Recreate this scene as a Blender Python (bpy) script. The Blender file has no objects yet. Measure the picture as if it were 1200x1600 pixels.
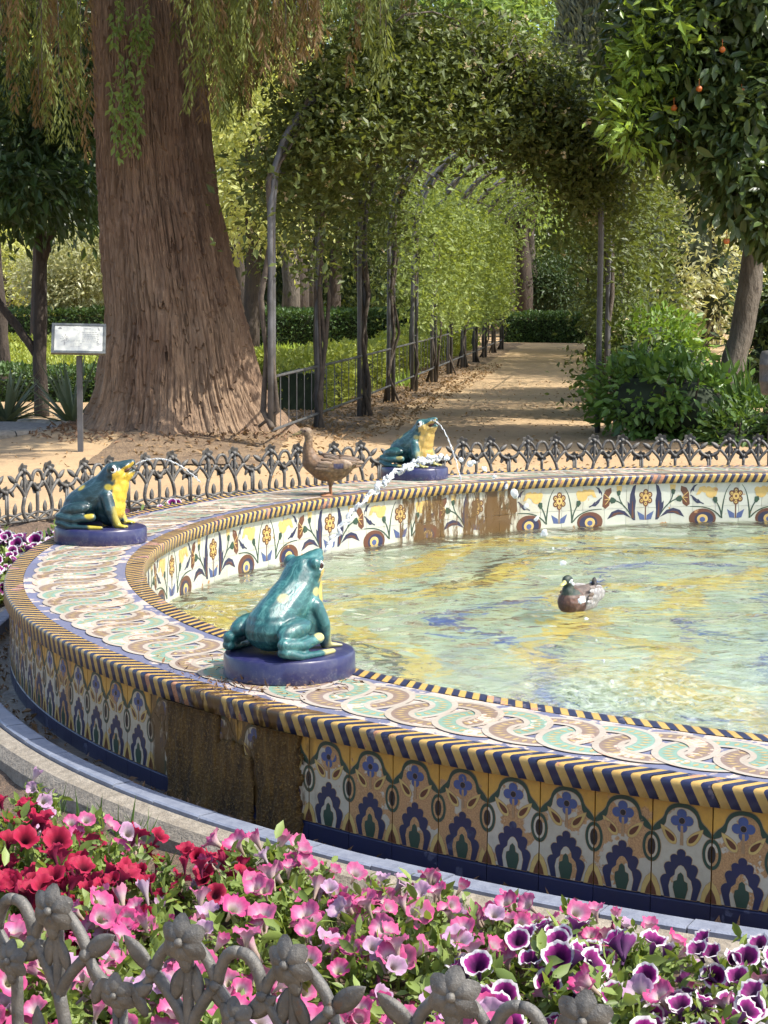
import bpy, math, random
import numpy as np
from mathutils import Vector, Matrix
R = math.radians
rng = np.random.default_rng(7); random.seed(7)
sc = bpy.context.scene; col = sc.collection

# ---------------------------------------------------------------- camera, world, sun, exposure
cam = bpy.data.cameras.new('camera'); camo = bpy.data.objects.new('camera', cam); col.objects.link(camo)
camo.location = (0, 0, 1.6)
camo.rotation_euler = (Matrix.Rotation(R(90 - 6.83), 3, 'X') @ Matrix.Rotation(R(0.26), 3, 'Z')).to_euler()
cam.sensor_fit = 'VERTICAL'; cam.sensor_height = 36; cam.sensor_width = 27
cam.lens = 2950 / 1600 * 36; cam.clip_start = .05; cam.clip_end = 500
sc.camera = camo
SUN = Vector((.57, -.18, .80)).normalized()
w = bpy.data.worlds.new('World'); sc.world = w; w.use_nodes = True
nt = w.node_tree; bg = nt.nodes['Background']
sky = nt.nodes.new('ShaderNodeTexSky'); sky.sky_type = 'NISHITA'; sky.sun_disc = False
sky.sun_elevation = math.asin(SUN.z); sky.sun_rotation = math.atan2(SUN.x, SUN.y)
sky.dust_density = 2.5
nt.links.new(sky.outputs[0], bg.inputs[0]); bg.inputs[1].default_value = .15
sl = bpy.data.lights.new('sun', 'SUN'); so = bpy.data.objects.new('sun', sl); col.objects.link(so)
sl.energy = 3.5; sl.angle = R(.53); sl.color = (1, .95, .86)
so.rotation_euler = SUN.to_track_quat('Z', 'Y').to_euler(); so.location = (10, -5, 20)
sc.view_settings.view_transform = 'Standard'; sc.view_settings.look = 'None'
sc.view_settings.exposure = 1.3; sc.view_settings.gamma = 1; sc.view_settings.use_curve_mapping = False
sc.cycles.max_bounces = 10; sc.cycles.transparent_max_bounces = 12
sc.cycles.sample_clamp_indirect = 6

# ---------------------------------------------------------------- helpers: materials
class NT:
    def __init__(s, name):
        s.m = bpy.data.materials.new(name); s.m.use_nodes = True; s.t = s.m.node_tree
        s.b = s.t.nodes['Principled BSDF']; s.out = s.t.nodes['Material Output']
    def n(s, typ, ins=None, **kw):
        o = s.t.nodes.new('ShaderNode' + typ)
        for k, v in kw.items(): setattr(o, k, v)
        for k, v in (ins or {}).items(): s.set(o.inputs[k], v)
        return o
    def set(s, sock, v):
        if isinstance(v, bpy.types.NodeSocket): s.t.links.new(v, sock)
        elif isinstance(v, (tuple, list)) and sock.type == 'RGBA' and len(v) == 3: sock.default_value = (*v, 1)
        else: sock.default_value = v
    def P(s, name, v): s.set(s.b.inputs[name], v)
    def math(s, op, a, b=0., c=0., clamp=False):
        o = s.n('Math', operation=op, use_clamp=clamp); s.set(o.inputs[0], a); s.set(o.inputs[1], b); s.set(o.inputs[2], c); return o.outputs[0]
    def mix(s, f, a, b, mode='MIX'):
        o = s.n('MixRGB', blend_type=mode); s.set(o.inputs[0], f); s.set(o.inputs[1], a); s.set(o.inputs[2], b); return o.outputs[0]
    def coord(s, which='Object'): return s.n('TexCoord').outputs[which]
    def pos(s): return s.n('NewGeometry').outputs['Position']
    def noise(s, vec, scale, detail=4, rough=.55, stretch=None, out=0, dist=0):
        if stretch is not None: vec = s.n('Mapping', {0: vec, 3: stretch}).outputs[0]
        return s.n('TexNoise', {'Vector': vec, 'Scale': scale, 'Detail': detail, 'Roughness': rough, 'Distortion': dist}).outputs[out]
    def step(s, v, lo, hi): return s.n('MapRange', {0: v, 1: lo, 2: hi}).outputs[0]
    def attr(s, name, out='Fac'): return s.n('Attribute', attribute_name=name).outputs[out]
    def rand(s): return s.n('ObjectInfo').outputs['Random']
    def bump(s, h, strength=.3, dist=.01): 
        o = s.n('Bump', {'Strength': strength, 'Distance': dist, 'Height': h}).outputs[0]; s.P('Normal', o); return o

def mat(name, c1, c2=None, scale=8, rough=.6, bump=0, bscale=None, stretch=None, spec=.5, coat=0, bdist=.01, lo=.35, hi=.65):
    t = NT(name); v = t.coord()
    if c2 is not None:
        t.P('Base Color', t.mix(t.step(t.noise(v, scale, 5, .6, stretch), lo, hi), c1, c2))
    else: t.P('Base Color', c1)
    t.P('Roughness', rough); t.P('Specular IOR Level', spec); t.P('Coat Weight', coat); t.P('Coat Roughness', .12)
    if bump: t.bump(t.noise(v, bscale or scale * 4, 5, .6, stretch), bump, bdist)
    return t.m

def leafmat(name, c1, c2, rough=.45, transl=.35, tcol=None, spec=.4):
    t = NT(name); r = t.attr('rnd'); c = t.mix(r, c1, c2)
    big = t.step(t.noise(t.pos(), .9, 2), .35, .65); c = t.mix(t.math('MULTIPLY', big, .35), c, c2)
    t.P('Base Color', c); t.P('Roughness', rough); t.P('Specular IOR Level', spec)
    tr = t.n('BsdfTranslucent'); t.set(tr.inputs[0], t.mix(.6, c, tcol or (c2[0] * 1.6 + .02, c2[1] * 1.5 + .02, c2[2] * .5)))
    mx = t.n('MixShader', {0: transl}); t.t.links.new(t.b.outputs[0], mx.inputs[1]); t.t.links.new(tr.outputs[0], mx.inputs[2])
    t.t.links.new(mx.outputs[0], t.out.inputs[0]); return t.m

# ---------------------------------------------------------------- helpers: meshes and objects
class MB:
    def __init__(s): s.v = []; s.f = []; s.m = []
    def add(s, vs, fs, mi=0):
        o = len(s.v); s.v += [tuple(p) for p in vs]
        for f in fs: s.f.append(tuple(i + o for i in f)); s.m.append(mi)
    def box(s, c, d, mi=0, rot=None):
        vs = [Vector((x * d[0] / 2, y * d[1] / 2, z * d[2] / 2)) for x in (-1, 1) for y in (-1, 1) for z in (-1, 1)]
        if rot is not None: vs = [rot @ p for p in vs]
        s.add([p + Vector(c) for p in vs], [(0, 1, 3, 2), (4, 6, 7, 5), (0, 4, 5, 1), (2, 3, 7, 6), (0, 2, 6, 4), (1, 5, 7, 3)], mi)
    def ell(s, c, r, mi=0, rot=None, n=12, k=8):
        vs = []; fs = []
        for i in range(k + 1):
            a = math.pi * i / k
            for j in range(n):
                b = 2 * math.pi * j / n
                p = Vector((r[0] * math.sin(a) * math.cos(b), r[1] * math.sin(a) * math.sin(b), r[2] * math.cos(a)))
                if rot is not None: p = rot @ p
                vs.append(p + Vector(c))
        for i in range(k):
            for j in range(n):
                a, b = i * n + j, i * n + (j + 1) % n
                if i == 0: fs.append((a, a + n, b + n))
                elif i == k - 1: fs.append((a, a + n, b))
                else: fs.append((a, a + n, b + n, b))
        s.add(vs, fs, mi)
    def tube(s, pts, rad, mi=0, n=8, cap=True):
        pts = [Vector(p) for p in pts]; k = len(pts)
        if not isinstance(rad, (list, tuple)): rad = [rad] * k
        vs = []; fs = []; u = None
        for i, p in enumerate(pts):
            d = (pts[min(i + 1, k - 1)] - pts[max(i - 1, 0)]).normalized()
            if u is None: u = d.orthogonal().normalized()
            u = (u - d * u.dot(d))
            u = u.normalized() if u.length > 1e-6 else d.orthogonal().normalized()
            q = d.cross(u)
            for j in range(n):
                a = 2 * math.pi * j / n; vs.append(p + (u * math.cos(a) + q * math.sin(a)) * rad[i])
        for i in range(k - 1):
            for j in range(n):
                a, b = i * n + j, i * n + (j + 1) % n; fs.append((a, b, b + n, a + n))
        if cap: fs.append(tuple(range(n - 1, -1, -1))); fs.append(tuple(range((k - 1) * n, k * n)))
        s.add(vs, fs, mi)
    def sweep(s, prof, a0, a1, n, mi=0, close=False):       # ring about z: profile of (r, z) from angle a0 to a1 in degrees
        vs = []; fs = []; k = len(prof)
        for i in range(n + 1):
            a = R(a0 + (a1 - a0) * i / n); c, d = math.cos(a), math.sin(a)
            vs += [(r * c, r * d, z) for r, z in prof]
        kk = k if close else k - 1
        for i in range(n):
            for j in range(kk):
                p, q = i * k + j, i * k + (j + 1) % k; fs.append((p, p + k, q + k, q))
        if close: fs.append(tuple(range(k))); fs.append(tuple(range(n * k + k - 1, n * k - 1, -1)))
        s.add(vs, fs, mi)
    def mesh(s, name, mats, smooth=False):
        m = bpy.data.meshes.new(name); m.from_pydata(s.v, [], s.f)
        for x in (mats if isinstance(mats, (list, tuple)) else [mats]): m.materials.append(x)
        m.polygons.foreach_set('material_index', s.m)
        if smooth: m.polygons.foreach_set('use_smooth', [True] * len(s.f))
        m.update(); return m

def link(name, mesh, parent=None, loc=(0, 0, 0), rot=(0, 0, 0), scale=None):
    o = bpy.data.objects.new(name, mesh); col.objects.link(o); o.location = loc; o.rotation_euler = rot
    if scale is not None: o.scale = (scale,) * 3 if isinstance(scale, (int, float)) else scale
    if parent is not None: o.parent = parent
    return o
def tag(o, label=None, cat=None, group=None, kind=None):
    if label: o['label'] = label
    if cat: o['category'] = cat
    if group: o['group'] = group
    if kind: o['kind'] = kind
    return o
def thing(name, label, cat, loc=(0, 0, 0), rz=0, group=None, scale=1):
    o = bpy.data.objects.new(name, None); col.objects.link(o); o.location = loc; o.rotation_euler = (0, 0, rz)
    o.scale = (scale,) * 3; o.empty_display_size = .1
    return tag(o, label, cat, group)

def npmesh(name, V, F, mats, rnd=None, smooth=False, midx=None):
    V = np.asarray(V, np.float32); F = np.asarray(F, np.int32); k = F.shape[1]
    m = bpy.data.meshes.new(name); m.vertices.add(len(V)); m.vertices.foreach_set('co', V.ravel())
    m.loops.add(F.size); m.loops.foreach_set('vertex_index', F.ravel())
    m.polygons.add(len(F)); m.polygons.foreach_set('loop_start', np.arange(0, F.size, k, dtype=np.int32))
    for x in (mats if isinstance(mats, (list, tuple)) else [mats]): m.materials.append(x)
    if midx is not None: m.polygons.foreach_set('material_index', np.asarray(midx, np.int32))
    m.polygons.foreach_set('use_smooth', np.full(len(F), smooth))
    if rnd is not None:
        a = m.attributes.new('rnd', 'FLOAT', 'FACE'); a.data.foreach_set('value', np.asarray(rnd, np.float32))
    m.update(calc_edges=True); return m

def unit(a): return a / np.maximum(np.linalg.norm(a, axis=1, keepdims=True), 1e-9)
def leaves(name, P, size, mats, aspect=.45, out=None, bias=.5, droop=0., fold=.18, svar=.35, rnd=None, rd=False):
    """leaf blades (two triangles folded along the midrib) at points P; out = outward directions"""
    n = len(P); D = unit(rng.normal(size=(n, 3)))
    if out is not None: D = unit(D + bias * 1.6 * out)
    D[:, 2] -= droop; D = unit(D)
    N = unit(rng.normal(size=(n, 3)) + np.array([0, 0, 1.1]) + (0 if out is None else bias * out))
    B = unit(np.cross(D, N)); N = np.cross(B, D)
    s = (size * np.clip(np.exp(svar * rng.normal(size=n)), .45, 1.8))[:, None]
    a = P; b = P + D * s * .45 + B * s * aspect / 2 + N * s * fold * aspect
    c = P + D * s; d = P + D * s * .45 - B * s * aspect / 2 + N * s * fold * aspect
    V = np.stack([a, b, c, d], 1).reshape(-1, 3); i = np.arange(n)[:, None] * 4
    F = np.stack([i + [0, 2, 1], i + [0, 3, 2]], 1).reshape(-1, 3)
    r = rng.random(n) if rnd is None else rnd
    if rd:
        h = N * s * fold * aspect; cv = -N * s * .1; W_ = B * s * aspect / 2
        V = np.stack([P, P + D * s * .25 + W_ * .8 + h * .8, P + D * s * .62 + W_ * .85 + h * .8 + cv * .5, P + D * s + cv, P + D * s * .62 - W_ * .85 + h * .8 + cv * .5, P + D * s * .25 - W_ * .8 + h * .8, P + D * s * .5 + cv * .1], 1).reshape(-1, 3); i = np.arange(n)[:, None] * 7
        F = np.stack([i + [0, 6, 2, 1], i + [6, 3, 2, 2], i + [0, 5, 4, 6], i + [6, 4, 3, 3]], 1).reshape(-1, 4); tri = F.reshape(n, 4, 4)
        F = np.concatenate([tri[:, 0][:, [0, 1, 2]], tri[:, 0][:, [0, 2, 3]], tri[:, 1][:, :3], tri[:, 2][:, [0, 1, 2]], tri[:, 2][:, [0, 2, 3]], tri[:, 3][:, :3]]); return npmesh(name, V, F, mats, np.tile(r, 6), smooth=True)
    return npmesh(name, V, F, mats, np.repeat(r, 2))
def crown_pts(blobs, n, clump=.25, per=14, shell=.55, flat=.8):
    """points in leaf clumps spread through ellipsoids (x, y, z, rx, ry, rz); returns points and outward directions"""
    vol = np.array([(b[3] * b[4] * b[5]) ** .75 for b in blobs]); vol /= vol.sum()
    P = []; O = []
    for b, f in zip(blobs, vol):
        k = max(2, int(n * f / per)); d = unit(rng.normal(size=(k, 3)))
        rr = (1 - (1 - shell) * rng.random(k) ** 1.3) * rng.uniform(.85, 1.12, k)
        c = d * rr[:, None] * np.array(b[3:6]) + np.array(b[:3])
        sz = clump * rng.uniform(.5, 1.3, k)
        q = rng.normal(size=(k, per, 3)) * sz[:, None, None] * .5 * np.array([1, 1, flat]) + c[:, None]
        P.append(q.reshape(-1, 3)); O.append(unit(np.repeat(d, per, 0) * .8 + unit((q - c[:, None]).reshape(-1, 3)) * .6))
    return np.concatenate(P), np.concatenate(O)

def hashn(i, j, k):
    n = (i * 374761393 + j * 668265263 + k * 2147483647 % 1274126177) & 0x7fffffff
    n = ((n ^ (n >> 13)) * 1274126177) & 0x7fffffff
    return ((n ^ (n >> 16)) & 0xffff) / 65535.
def vnoise(x, y, z=0.):
    x, y, z = np.broadcast_arrays(np.asarray(x, float), np.asarray(y, float), np.asarray(z, float))
    i, j, k = np.floor(x).astype(np.int64), np.floor(y).astype(np.int64), np.floor(z).astype(np.int64)
    u, v, w_ = x - i, y - j, z - k; u, v, w_ = [t * t * (3 - 2 * t) for t in (u, v, w_)]; r = 0
    for a in (0, 1):
        for b in (0, 1):
            for c in (0, 1): r = r + (u if a else 1 - u) * (v if b else 1 - v) * (w_ if c else 1 - w_) * hashn(i + a, j + b, k + c)
    return r * 2 - 1

def remesh(mb, voxel, smooth=6, name='tmp'):
    o = bpy.data.objects.new(name, mb.mesh(name, [])); col.objects.link(o)
    a = o.modifiers.new('r', 'REMESH'); a.mode = 'VOXEL'; a.voxel_size = voxel
    b = o.modifiers.new('s', 'SMOOTH'); b.iterations = smooth; b.factor = .5
    dg = bpy.context.evaluated_depsgraph_get(); m = bpy.data.meshes.new_from_object(o.evaluated_get(dg))
    bpy.data.objects.remove(o); m.name = name
    m.polygons.foreach_set('use_smooth', [True] * len(m.polygons)); return m
def capsule(mb, pts, rad, squash=1.):
    pts = [Vector(p) for p in pts]
    for i in range(len(pts) - 1):
        L = (pts[i + 1] - pts[i]).length; k = max(2, int(L / (min(rad[i], rad[i + 1]) * .22)) + 1)
        for t in range(k + 1):
            f = t / k; r = rad[i] * (1 - f) + rad[i + 1] * f
            mb.ell(pts[i].lerp(pts[i + 1], f), (r, r, r * squash), n=10, k=6)
def paint(m, fn):
    co = np.empty(len(m.vertices) * 3, np.float32); m.vertices.foreach_get('co', co); co = co.reshape(-1, 3)
    c = np.ones((len(co), 4), np.float32); c[:, :3] = fn(co)
    a = m.attributes.new('col', 'FLOAT_COLOR', 'POINT'); a.data.foreach_set('color', c.ravel())
def sm(x, a, b): t = np.clip((x - a) / (b - a), 0, 1); return t * t * (3 - 2 * t)

# ---------------------------------------------------------------- materials
M = {}
def glaze(name, c, rough=.3, chip=(.4, .22, .09), wear=.5, var=.25):
    """fired tile glaze; wear is worn through to the clay body in patches that differ from tile to tile"""
    t = NT(name); v = t.coord(); rnd = t.rand()
    vv = t.n('VectorMath', {0: v, 1: t.n('CombineXYZ', {0: t.math('MULTIPLY', rnd, 37.), 1: t.math('MULTIPLY', rnd, 91.)}).outputs[0]}, operation='ADD').outputs[0]
    n1 = t.noise(vv, 9, 4, .6); n2 = t.noise(vv, 60, 4, .7); n3 = t.noise(vv, 240, 2, .6)
    c1 = t.mix(t.step(n2, .3, .75), c, tuple(x * (1 - var) + .03 * var for x in c))
    c1 = t.mix(t.math('MULTIPLY', t.math('FRACT', t.math('MULTIPLY', rnd, 7.31)), .3), c1, t.mix(1., c1, (.62, .56, .45), 'MULTIPLY')); c1 = t.mix(t.math('MULTIPLY', t.step(t.noise(t.pos(), 3.2, 5, .7), .5, .72), .4), c1, t.mix(1., c1, (.6, .5, .36), 'MULTIPLY'))
    thr = t.math('ADD', t.math('MULTIPLY', t.math('POWER', rnd, 1.5), -.22 * wear), .70 - .045 * wear)
    k = t.math('MULTIPLY', t.step(t.math('SUBTRACT', t.math('ADD', n1, t.math('MULTIPLY', n2, .12)), t.math('ADD', thr, .06)), 0, .025), 1.)
    c2 = t.mix(t.step(n3, .35, .7), chip, tuple(x * .62 for x in chip))
    t.P('Base Color', t.mix(k, c1, c2))
    t.P('Roughness', t.math('ADD', t.math('MULTIPLY', k, .5), t.math('ADD', rough, t.math('MULTIPLY', n2, .2))))
    t.P('Specular IOR Level', .5); t.bump(t.math('SUBTRACT', t.math('MULTIPLY', n2, .5), k), .35, .002)
    return t.m
M['ochre'] = glaze('ochre glaze', (.52, .28, .045), wear=.5)
M['white'] = glaze('cream white glaze', (.43, .385, .29), wear=1.35, var=.2)
M['green'] = glaze('bottle green glaze', (.018, .05, .03), wear=.1)
M['navy'] = glaze('navy glaze', (.013, .017, .058), wear=.35, chip=(.06, .06, .1))
M['blue'] = glaze('mid blue glaze', (.05, .08, .2), wear=.3)
M['yellow'] = glaze('pale yellow glaze', (.5, .35, .11), wear=.3)
M['brown'] = glaze('chestnut glaze', (.10, .032, .012), wear=.2)
M['black'] = glaze('dark glaze', (.012, .01, .01), wear=.1)
M['ridge'] = mat('clay ridge', (.33, .2, .09), (.22, .13, .06), 60, .7)
M['stripey'] = glaze('edging yellow glaze', (.46, .3, .085), wear=.6, chip=(.42, .2, .11))
M['stripen'] = glaze('edging navy glaze', (.014, .018, .06), wear=.6, chip=(.13, .11, .13))
def stain(src, name, amt, a0=None, a1=None):
    m = M[src].copy(); m.name = name; n = m.node_tree; b = n.nodes['Principled BSDF']; l = b.inputs['Base Color'].links[0].from_socket
    g = n.nodes.new('ShaderNodeNewGeometry'); z = n.nodes.new('ShaderNodeTexNoise'); z.inputs['Scale'].default_value = 13; z.inputs['Detail'].default_value = 6; z.inputs['Roughness'].default_value = .75; mp = n.nodes.new('ShaderNodeMapping'); mp.inputs[3].default_value = (1, 1, .22)
    n.links.new(g.outputs['Position'], mp.inputs[0]); n.links.new(mp.outputs[0], z.inputs['Vector']); r = n.nodes.new('ShaderNodeMapRange'); r.inputs[1].default_value = .52 - amt; r.inputs[2].default_value = .62 - amt; n.links.new(z.outputs[0], r.inputs[0])
    x = n.nodes.new('ShaderNodeMixRGB'); fac = r.outputs[0]
    if a0 is not None:                                       # the seep has its own place on the ring: between two bearings, with ragged edges
        def mt(op, a, b): q = n.nodes.new('ShaderNodeMath'); q.operation = op; [n.links.new(v, q.inputs[i]) if isinstance(v, bpy.types.NodeSocket) else setattr(q.inputs[i], 'default_value', v) for i, v in enumerate((a, b))]; return q.outputs[0]
        sx = n.nodes.new('ShaderNodeSeparateXYZ'); n.links.new(g.outputs['Position'], sx.inputs[0]); an = mt('ARCTAN2', mt('SUBTRACT', sx.outputs[1], 8.4081), mt('SUBTRACT', sx.outputs[0], 2.7726))
        an = mt('ADD', mt('MULTIPLY', an, 57.2958), mt('MULTIPLY', mt('SUBTRACT', z.outputs[0], .5), 3.)); q = mt('SUBTRACT', 1., mt('DIVIDE', mt('ABSOLUTE', mt('SUBTRACT', an, (a0 + a1) / 2), 0.), (a1 - a0) / 2))
        e = n.nodes.new('ShaderNodeMapRange'); e.inputs[1].default_value = 0; e.inputs[2].default_value = .12; n.links.new(q, e.inputs[0]); fac = mt('MULTIPLY', fac, e.outputs[0])
    n.links.new(fac, x.inputs[0]); n.links.new(l, x.inputs[1]); x.inputs[2].default_value = (.085, .045, .012, 1); n.links.new(x.outputs[0], b.inputs['Base Color']); return m
M['stainy'] = stain('stripey', 'brown stained edging yellow', .05); M['stainn'] = stain('stripen', 'brown stained edging navy', .05)
M['deck'] = glaze('worn violet blue glaze', (.14, .15, .235), wear=1., chip=(.4, .33, .28), rough=.35)
M['cream'] = glaze('inlay cream', (.40, .355, .3), wear=.8, chip=(.45, .3, .22))
M['teal'] = glaze('inlay teal', (.19, .31, .25), wear=1.05, chip=(.5, .42, .33))
M['umber'] = glaze('inlay umber', (.23, .165, .135), wear=1.05, chip=(.48, .36, .28))
M['straw'] = glaze('inlay straw', (.42, .31, .14), wear=.9, chip=(.45, .34, .25))
M['porcelain'] = glaze('inner wall white glaze', (.42, .43, .37), wear=.2, var=.12, rough=.2)
M['grout'] = mat('grout', (.2, .16, .11), (.12, .09, .06), 30, .9, .4)
M['slate'] = mat('blue grey slate', (.2, .22, .27), (.13, .145, .19), 14, .5, .3)
M['concrete'] = mat('rough kerb concrete', (.27, .235, .185), (.17, .145, .11), 26, .9, .9, 90, bdist=.006)
M['soil'] = mat('garden soil', (.075, .05, .033), (.15, .1, .065), 16, .95, 1, 60, bdist=.03)
M['iron'] = mat('weathered painted iron', (.105, .098, .085), (.045, .044, .042), 26, .5, .6, 110, bdist=.004, spec=.5)
t = NT('weathered painted iron'); v = t.pos(); n1 = t.noise(v, 26, 5, .65); n2 = t.noise(v, 130, 4, .7); c = t.mix(t.step(n1, .35, .65), (.11, .102, .088), (.05, .049, .046)); c = t.mix(t.step(n2, .62, .7), c, (.19, .18, .16)); c = t.mix(t.math('MULTIPLY', t.step(t.math('ADD', n1, t.math('MULTIPLY', n2, .3)), .8, .86), .7), c, (.095, .05, .025))
t.P('Base Color', c); t.P('Roughness', .52); t.bump(t.math('ADD', n1, t.math('MULTIPLY', n2, .6)), .7, .005); M['iron'] = t.m
M['steel'] = mat('dull grey steel tube', (.1, .1, .105), (.05, .05, .05), 6, .5, .2)
M['bark_dark'] = mat('dark bark', (.03, .022, .018), (.06, .045, .033), 12, .9, 1, 30, (1, 1, .25), bdist=.03)
M['bark_grey'] = mat('lichen grey bark', (.14, .12, .095), (.07, .058, .045), 14, .9, 1, 30, (1, 1, .3), bdist=.03)
M['vine'] = mat('vine wood', (.055, .042, .032), (.1, .08, .06), 14, .9, .6, 40)
M['wall_far'] = mat('beige plaster', (.5, .42, .3), (.4, .34, .25), 2, .9)
M['roof_far'] = mat('grey brown roof', (.14, .11, .09), (.1, .08, .07), 5, .8)
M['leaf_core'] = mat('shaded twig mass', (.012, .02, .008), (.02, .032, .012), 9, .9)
L_ = leafmat
M['l_orange'] = L_('orange tree leaf', (.026, .052, .018), (.09, .13, .036), .32, .25)
M['l_orange_l'] = L_('orange tree leaf dark', (.03, .058, .02), (.06, .105, .03), .4, .3)
M['l_new'] = L_('young orange leaf', (.14, .24, .03), (.22, .32, .05), .4, .4)
M['l_rose'] = L_('rose leaf', (.028, .047, .014), (.135, .17, .046), .5, .34)
M['l_rose_lit'] = L_('rose leaf lightened as sunlit', (.085, .135, .03), (.25, .31, .085), .5, .42)  # rose leaf of the far bays, sunlight put into its paler colour
M['l_shrub'] = L_('pittosporum leaf', (.05, .11, .026), (.13, .23, .045), .36, .25)
M['l_shrub2'] = L_('yellow green shrub leaf', (.07, .14, .025), (.16, .26, .04), .45, .35)
M['l_hedge'] = L_('clipped hedge leaf', (.035, .075, .022), (.07, .125, .035), .5, .3)
M['l_box'] = L_('bright box hedge leaf', (.17, .22, .035), (.32, .36, .07), .5, .35)
M['l_far'] = L_('far tree leaf', (.26, .31, .08), (.5, .52, .23), .5, .4)
M['l_far3'] = L_('fresh green tree leaf', (.12, .2, .05), (.26, .36, .12), .5, .45)
M['l_far2'] = L_('far tree leaf olive', (.075, .115, .03), (.19, .235, .075), .5, .4)
M['l_pale'] = L_('pale variegated leaf', (.16, .19, .08), (.5, .5, .33), .45, .35)
M['l_dark'] = L_('dark evergreen leaf', (.02, .042, .016), (.045, .08, .026), .5, .25)
M['l_cypress'] = L_('grey green cypress spray', (.12, .135, .09), (.2, .21, .15), .8, .2)
M['l_weep'] = L_('weeping cypress spray', (.06, .09, .022), (.17, .2, .05), .6, .45)
M['l_rust'] = L_('rusty cypress spray', (.085, .05, .022), (.18, .12, .05), .7, .4)
M['l_fern'] = L_('ferny leaf', (.035, .075, .02), (.09, .16, .035), .5, .3)
M['l_agave'] = L_('grey green strap leaf', (.07, .1, .06), (.16, .19, .12), .5, .15)
M['l_pet'] = L_('petunia leaf', (.08, .13, .028), (.2, .265, .065), .5, .3)
M['l_grass'] = L_('lawn grass', (.16, .26, .03), (.28, .38, .06), .6, .35)
M['rosebud'] = L_('cream rose petal', (.5, .4, .18), (.62, .55, .35), .6, .3, (.6, .5, .3))

# ---------------------------------------------------------------- ground
CX, CY = 2.7726, 8.4081
def pol(r, deg, z=0.): return Vector((CX + r * math.cos(R(deg)), CY + r * math.sin(R(deg)), z))
TRX, TRY = -1.98, 17.75                                     # the big trunk
def gz(x, y):
    m = .27 * np.exp(-(((x - TRX) / 1.5) ** 2 + ((y - TRY) / 1.25) ** 2) ** .9)
    return .1 + m + .012 * vnoise(x * .9, y * .9, 3.)
t = NT('sandy ground'); v = t.pos(); n1 = t.noise(v, .7, 5, .6); n2 = t.noise(v, 9, 5, .65); n3 = t.noise(v, 160, 3, .7)
c = t.mix(t.step(n1, .35, .65), (.40, .28, .15), (.32, .215, .115)); c = t.mix(t.step(n2, .5, .75), c, (.27, .18, .1))
c = t.mix(t.math('MULTIPLY', t.step(n3, .5, .8), .5), c, (.2, .13, .07)); t.P('Base Color', c); t.P('Roughness', .95)
t.bump(t.math('ADD', t.math('MULTIPLY', n2, .7), t.math('MULTIPLY', n3, .25)), .7, .03); M['sand'] = t.m
def build_ground():
    # an inner graded field with a hole for the fountain bed, and an outer sheet reaching the horizon
    rs = np.concatenate([np.linspace(6.12, 9, 14), np.linspace(9.3, 16, 40), np.linspace(16.5, 60, 60), np.geomspace(63, 400, 10)])
    th = np.linspace(0, 2 * np.pi, 241)[:-1]
    Rr, T = np.meshgrid(rs, th, indexing='ij'); X = CX + Rr * np.cos(T); Y = CY + Rr * np.sin(T); Z = gz(X, Y)
    V = np.stack([X, Y, Z], -1).reshape(-1, 3); nR, nT = Rr.shape; i, j = np.meshgrid(np.arange(nR - 1), np.arange(nT), indexing='ij')
    a = i * nT + j; b = i * nT + (j + 1) % nT; F = np.stack([a, a + nT, b + nT, b], -1).reshape(-1, 4)
    tag(link('ground', npmesh('ground', V, F, M['sand'], smooth=True)), kind='structure')
build_ground()
mb = MB()
mb.sweep([(4.36, .038), (4.47, .035), (4.52, .03)], 0, 360, 200); tag(link('channel', mb.mesh('channel', mat('wet dark channel', (.06, .05, .042), (.13, .095, .06), 10, .35, .5)), loc=(CX, CY, 0)), kind='structure')
n = 400; rs = np.linspace(4.6, 6.16, 26); th = np.linspace(0, 2 * np.pi, n + 1)[:-1]
Rr, T = np.meshgrid(rs, th, indexing='ij'); X = Rr * np.cos(T); Y = Rr * np.sin(T)
Z = .0 + .1 * sm(Rr, 5.6, 6.1) + .018 * vnoise(X * 7, Y * 7) + .012 * vnoise(X * 21, Y * 21, 5.)
i, j = np.meshgrid(np.arange(len(rs) - 1), np.arange(n), indexing='ij'); a = i * n + j; b = i * n + (j + 1) % n
tag(link('soil_bed', npmesh('soil_bed', np.stack([X, Y, Z], -1).reshape(-1, 3), np.stack([a, a + n, b + n, b], -1).reshape(-1, 4), M['soil'], smooth=True), loc=(CX, CY, 0)), kind='structure')

# strip of bare earth and leaf drift along the left posts of the path
ys = np.linspace(15.6, 50, 120); us = np.linspace(-1.3, .38, 9); Yg, Ug = np.meshgrid(ys, us, indexing='ij')
Xg = -.66 + .1312 * (Yg - 18.9) + Ug + .18 * vnoise(Yg * 1.1, Ug * 2, 7.) * (Ug > .2) - .25 * (Yg < 17.5); Zg = gz(Xg, Yg) + .014 - .03 * (np.abs(Ug + .46) > .8)
i, j = np.meshgrid(np.arange(119), np.arange(8), indexing='ij'); a = i * 9 + j
tag(link('earth_strip', npmesh('earth_strip', np.stack([Xg, Yg, Zg], -1).reshape(-1, 3), np.stack([a, a + 1, a + 10, a + 9], -1).reshape(-1, 4), mat('brown earth and leaf mould', (.13, .085, .05), (.22, .15, .085), 7, .95, 1, 40, bdist=.03), smooth=True)), kind='structure')
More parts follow.
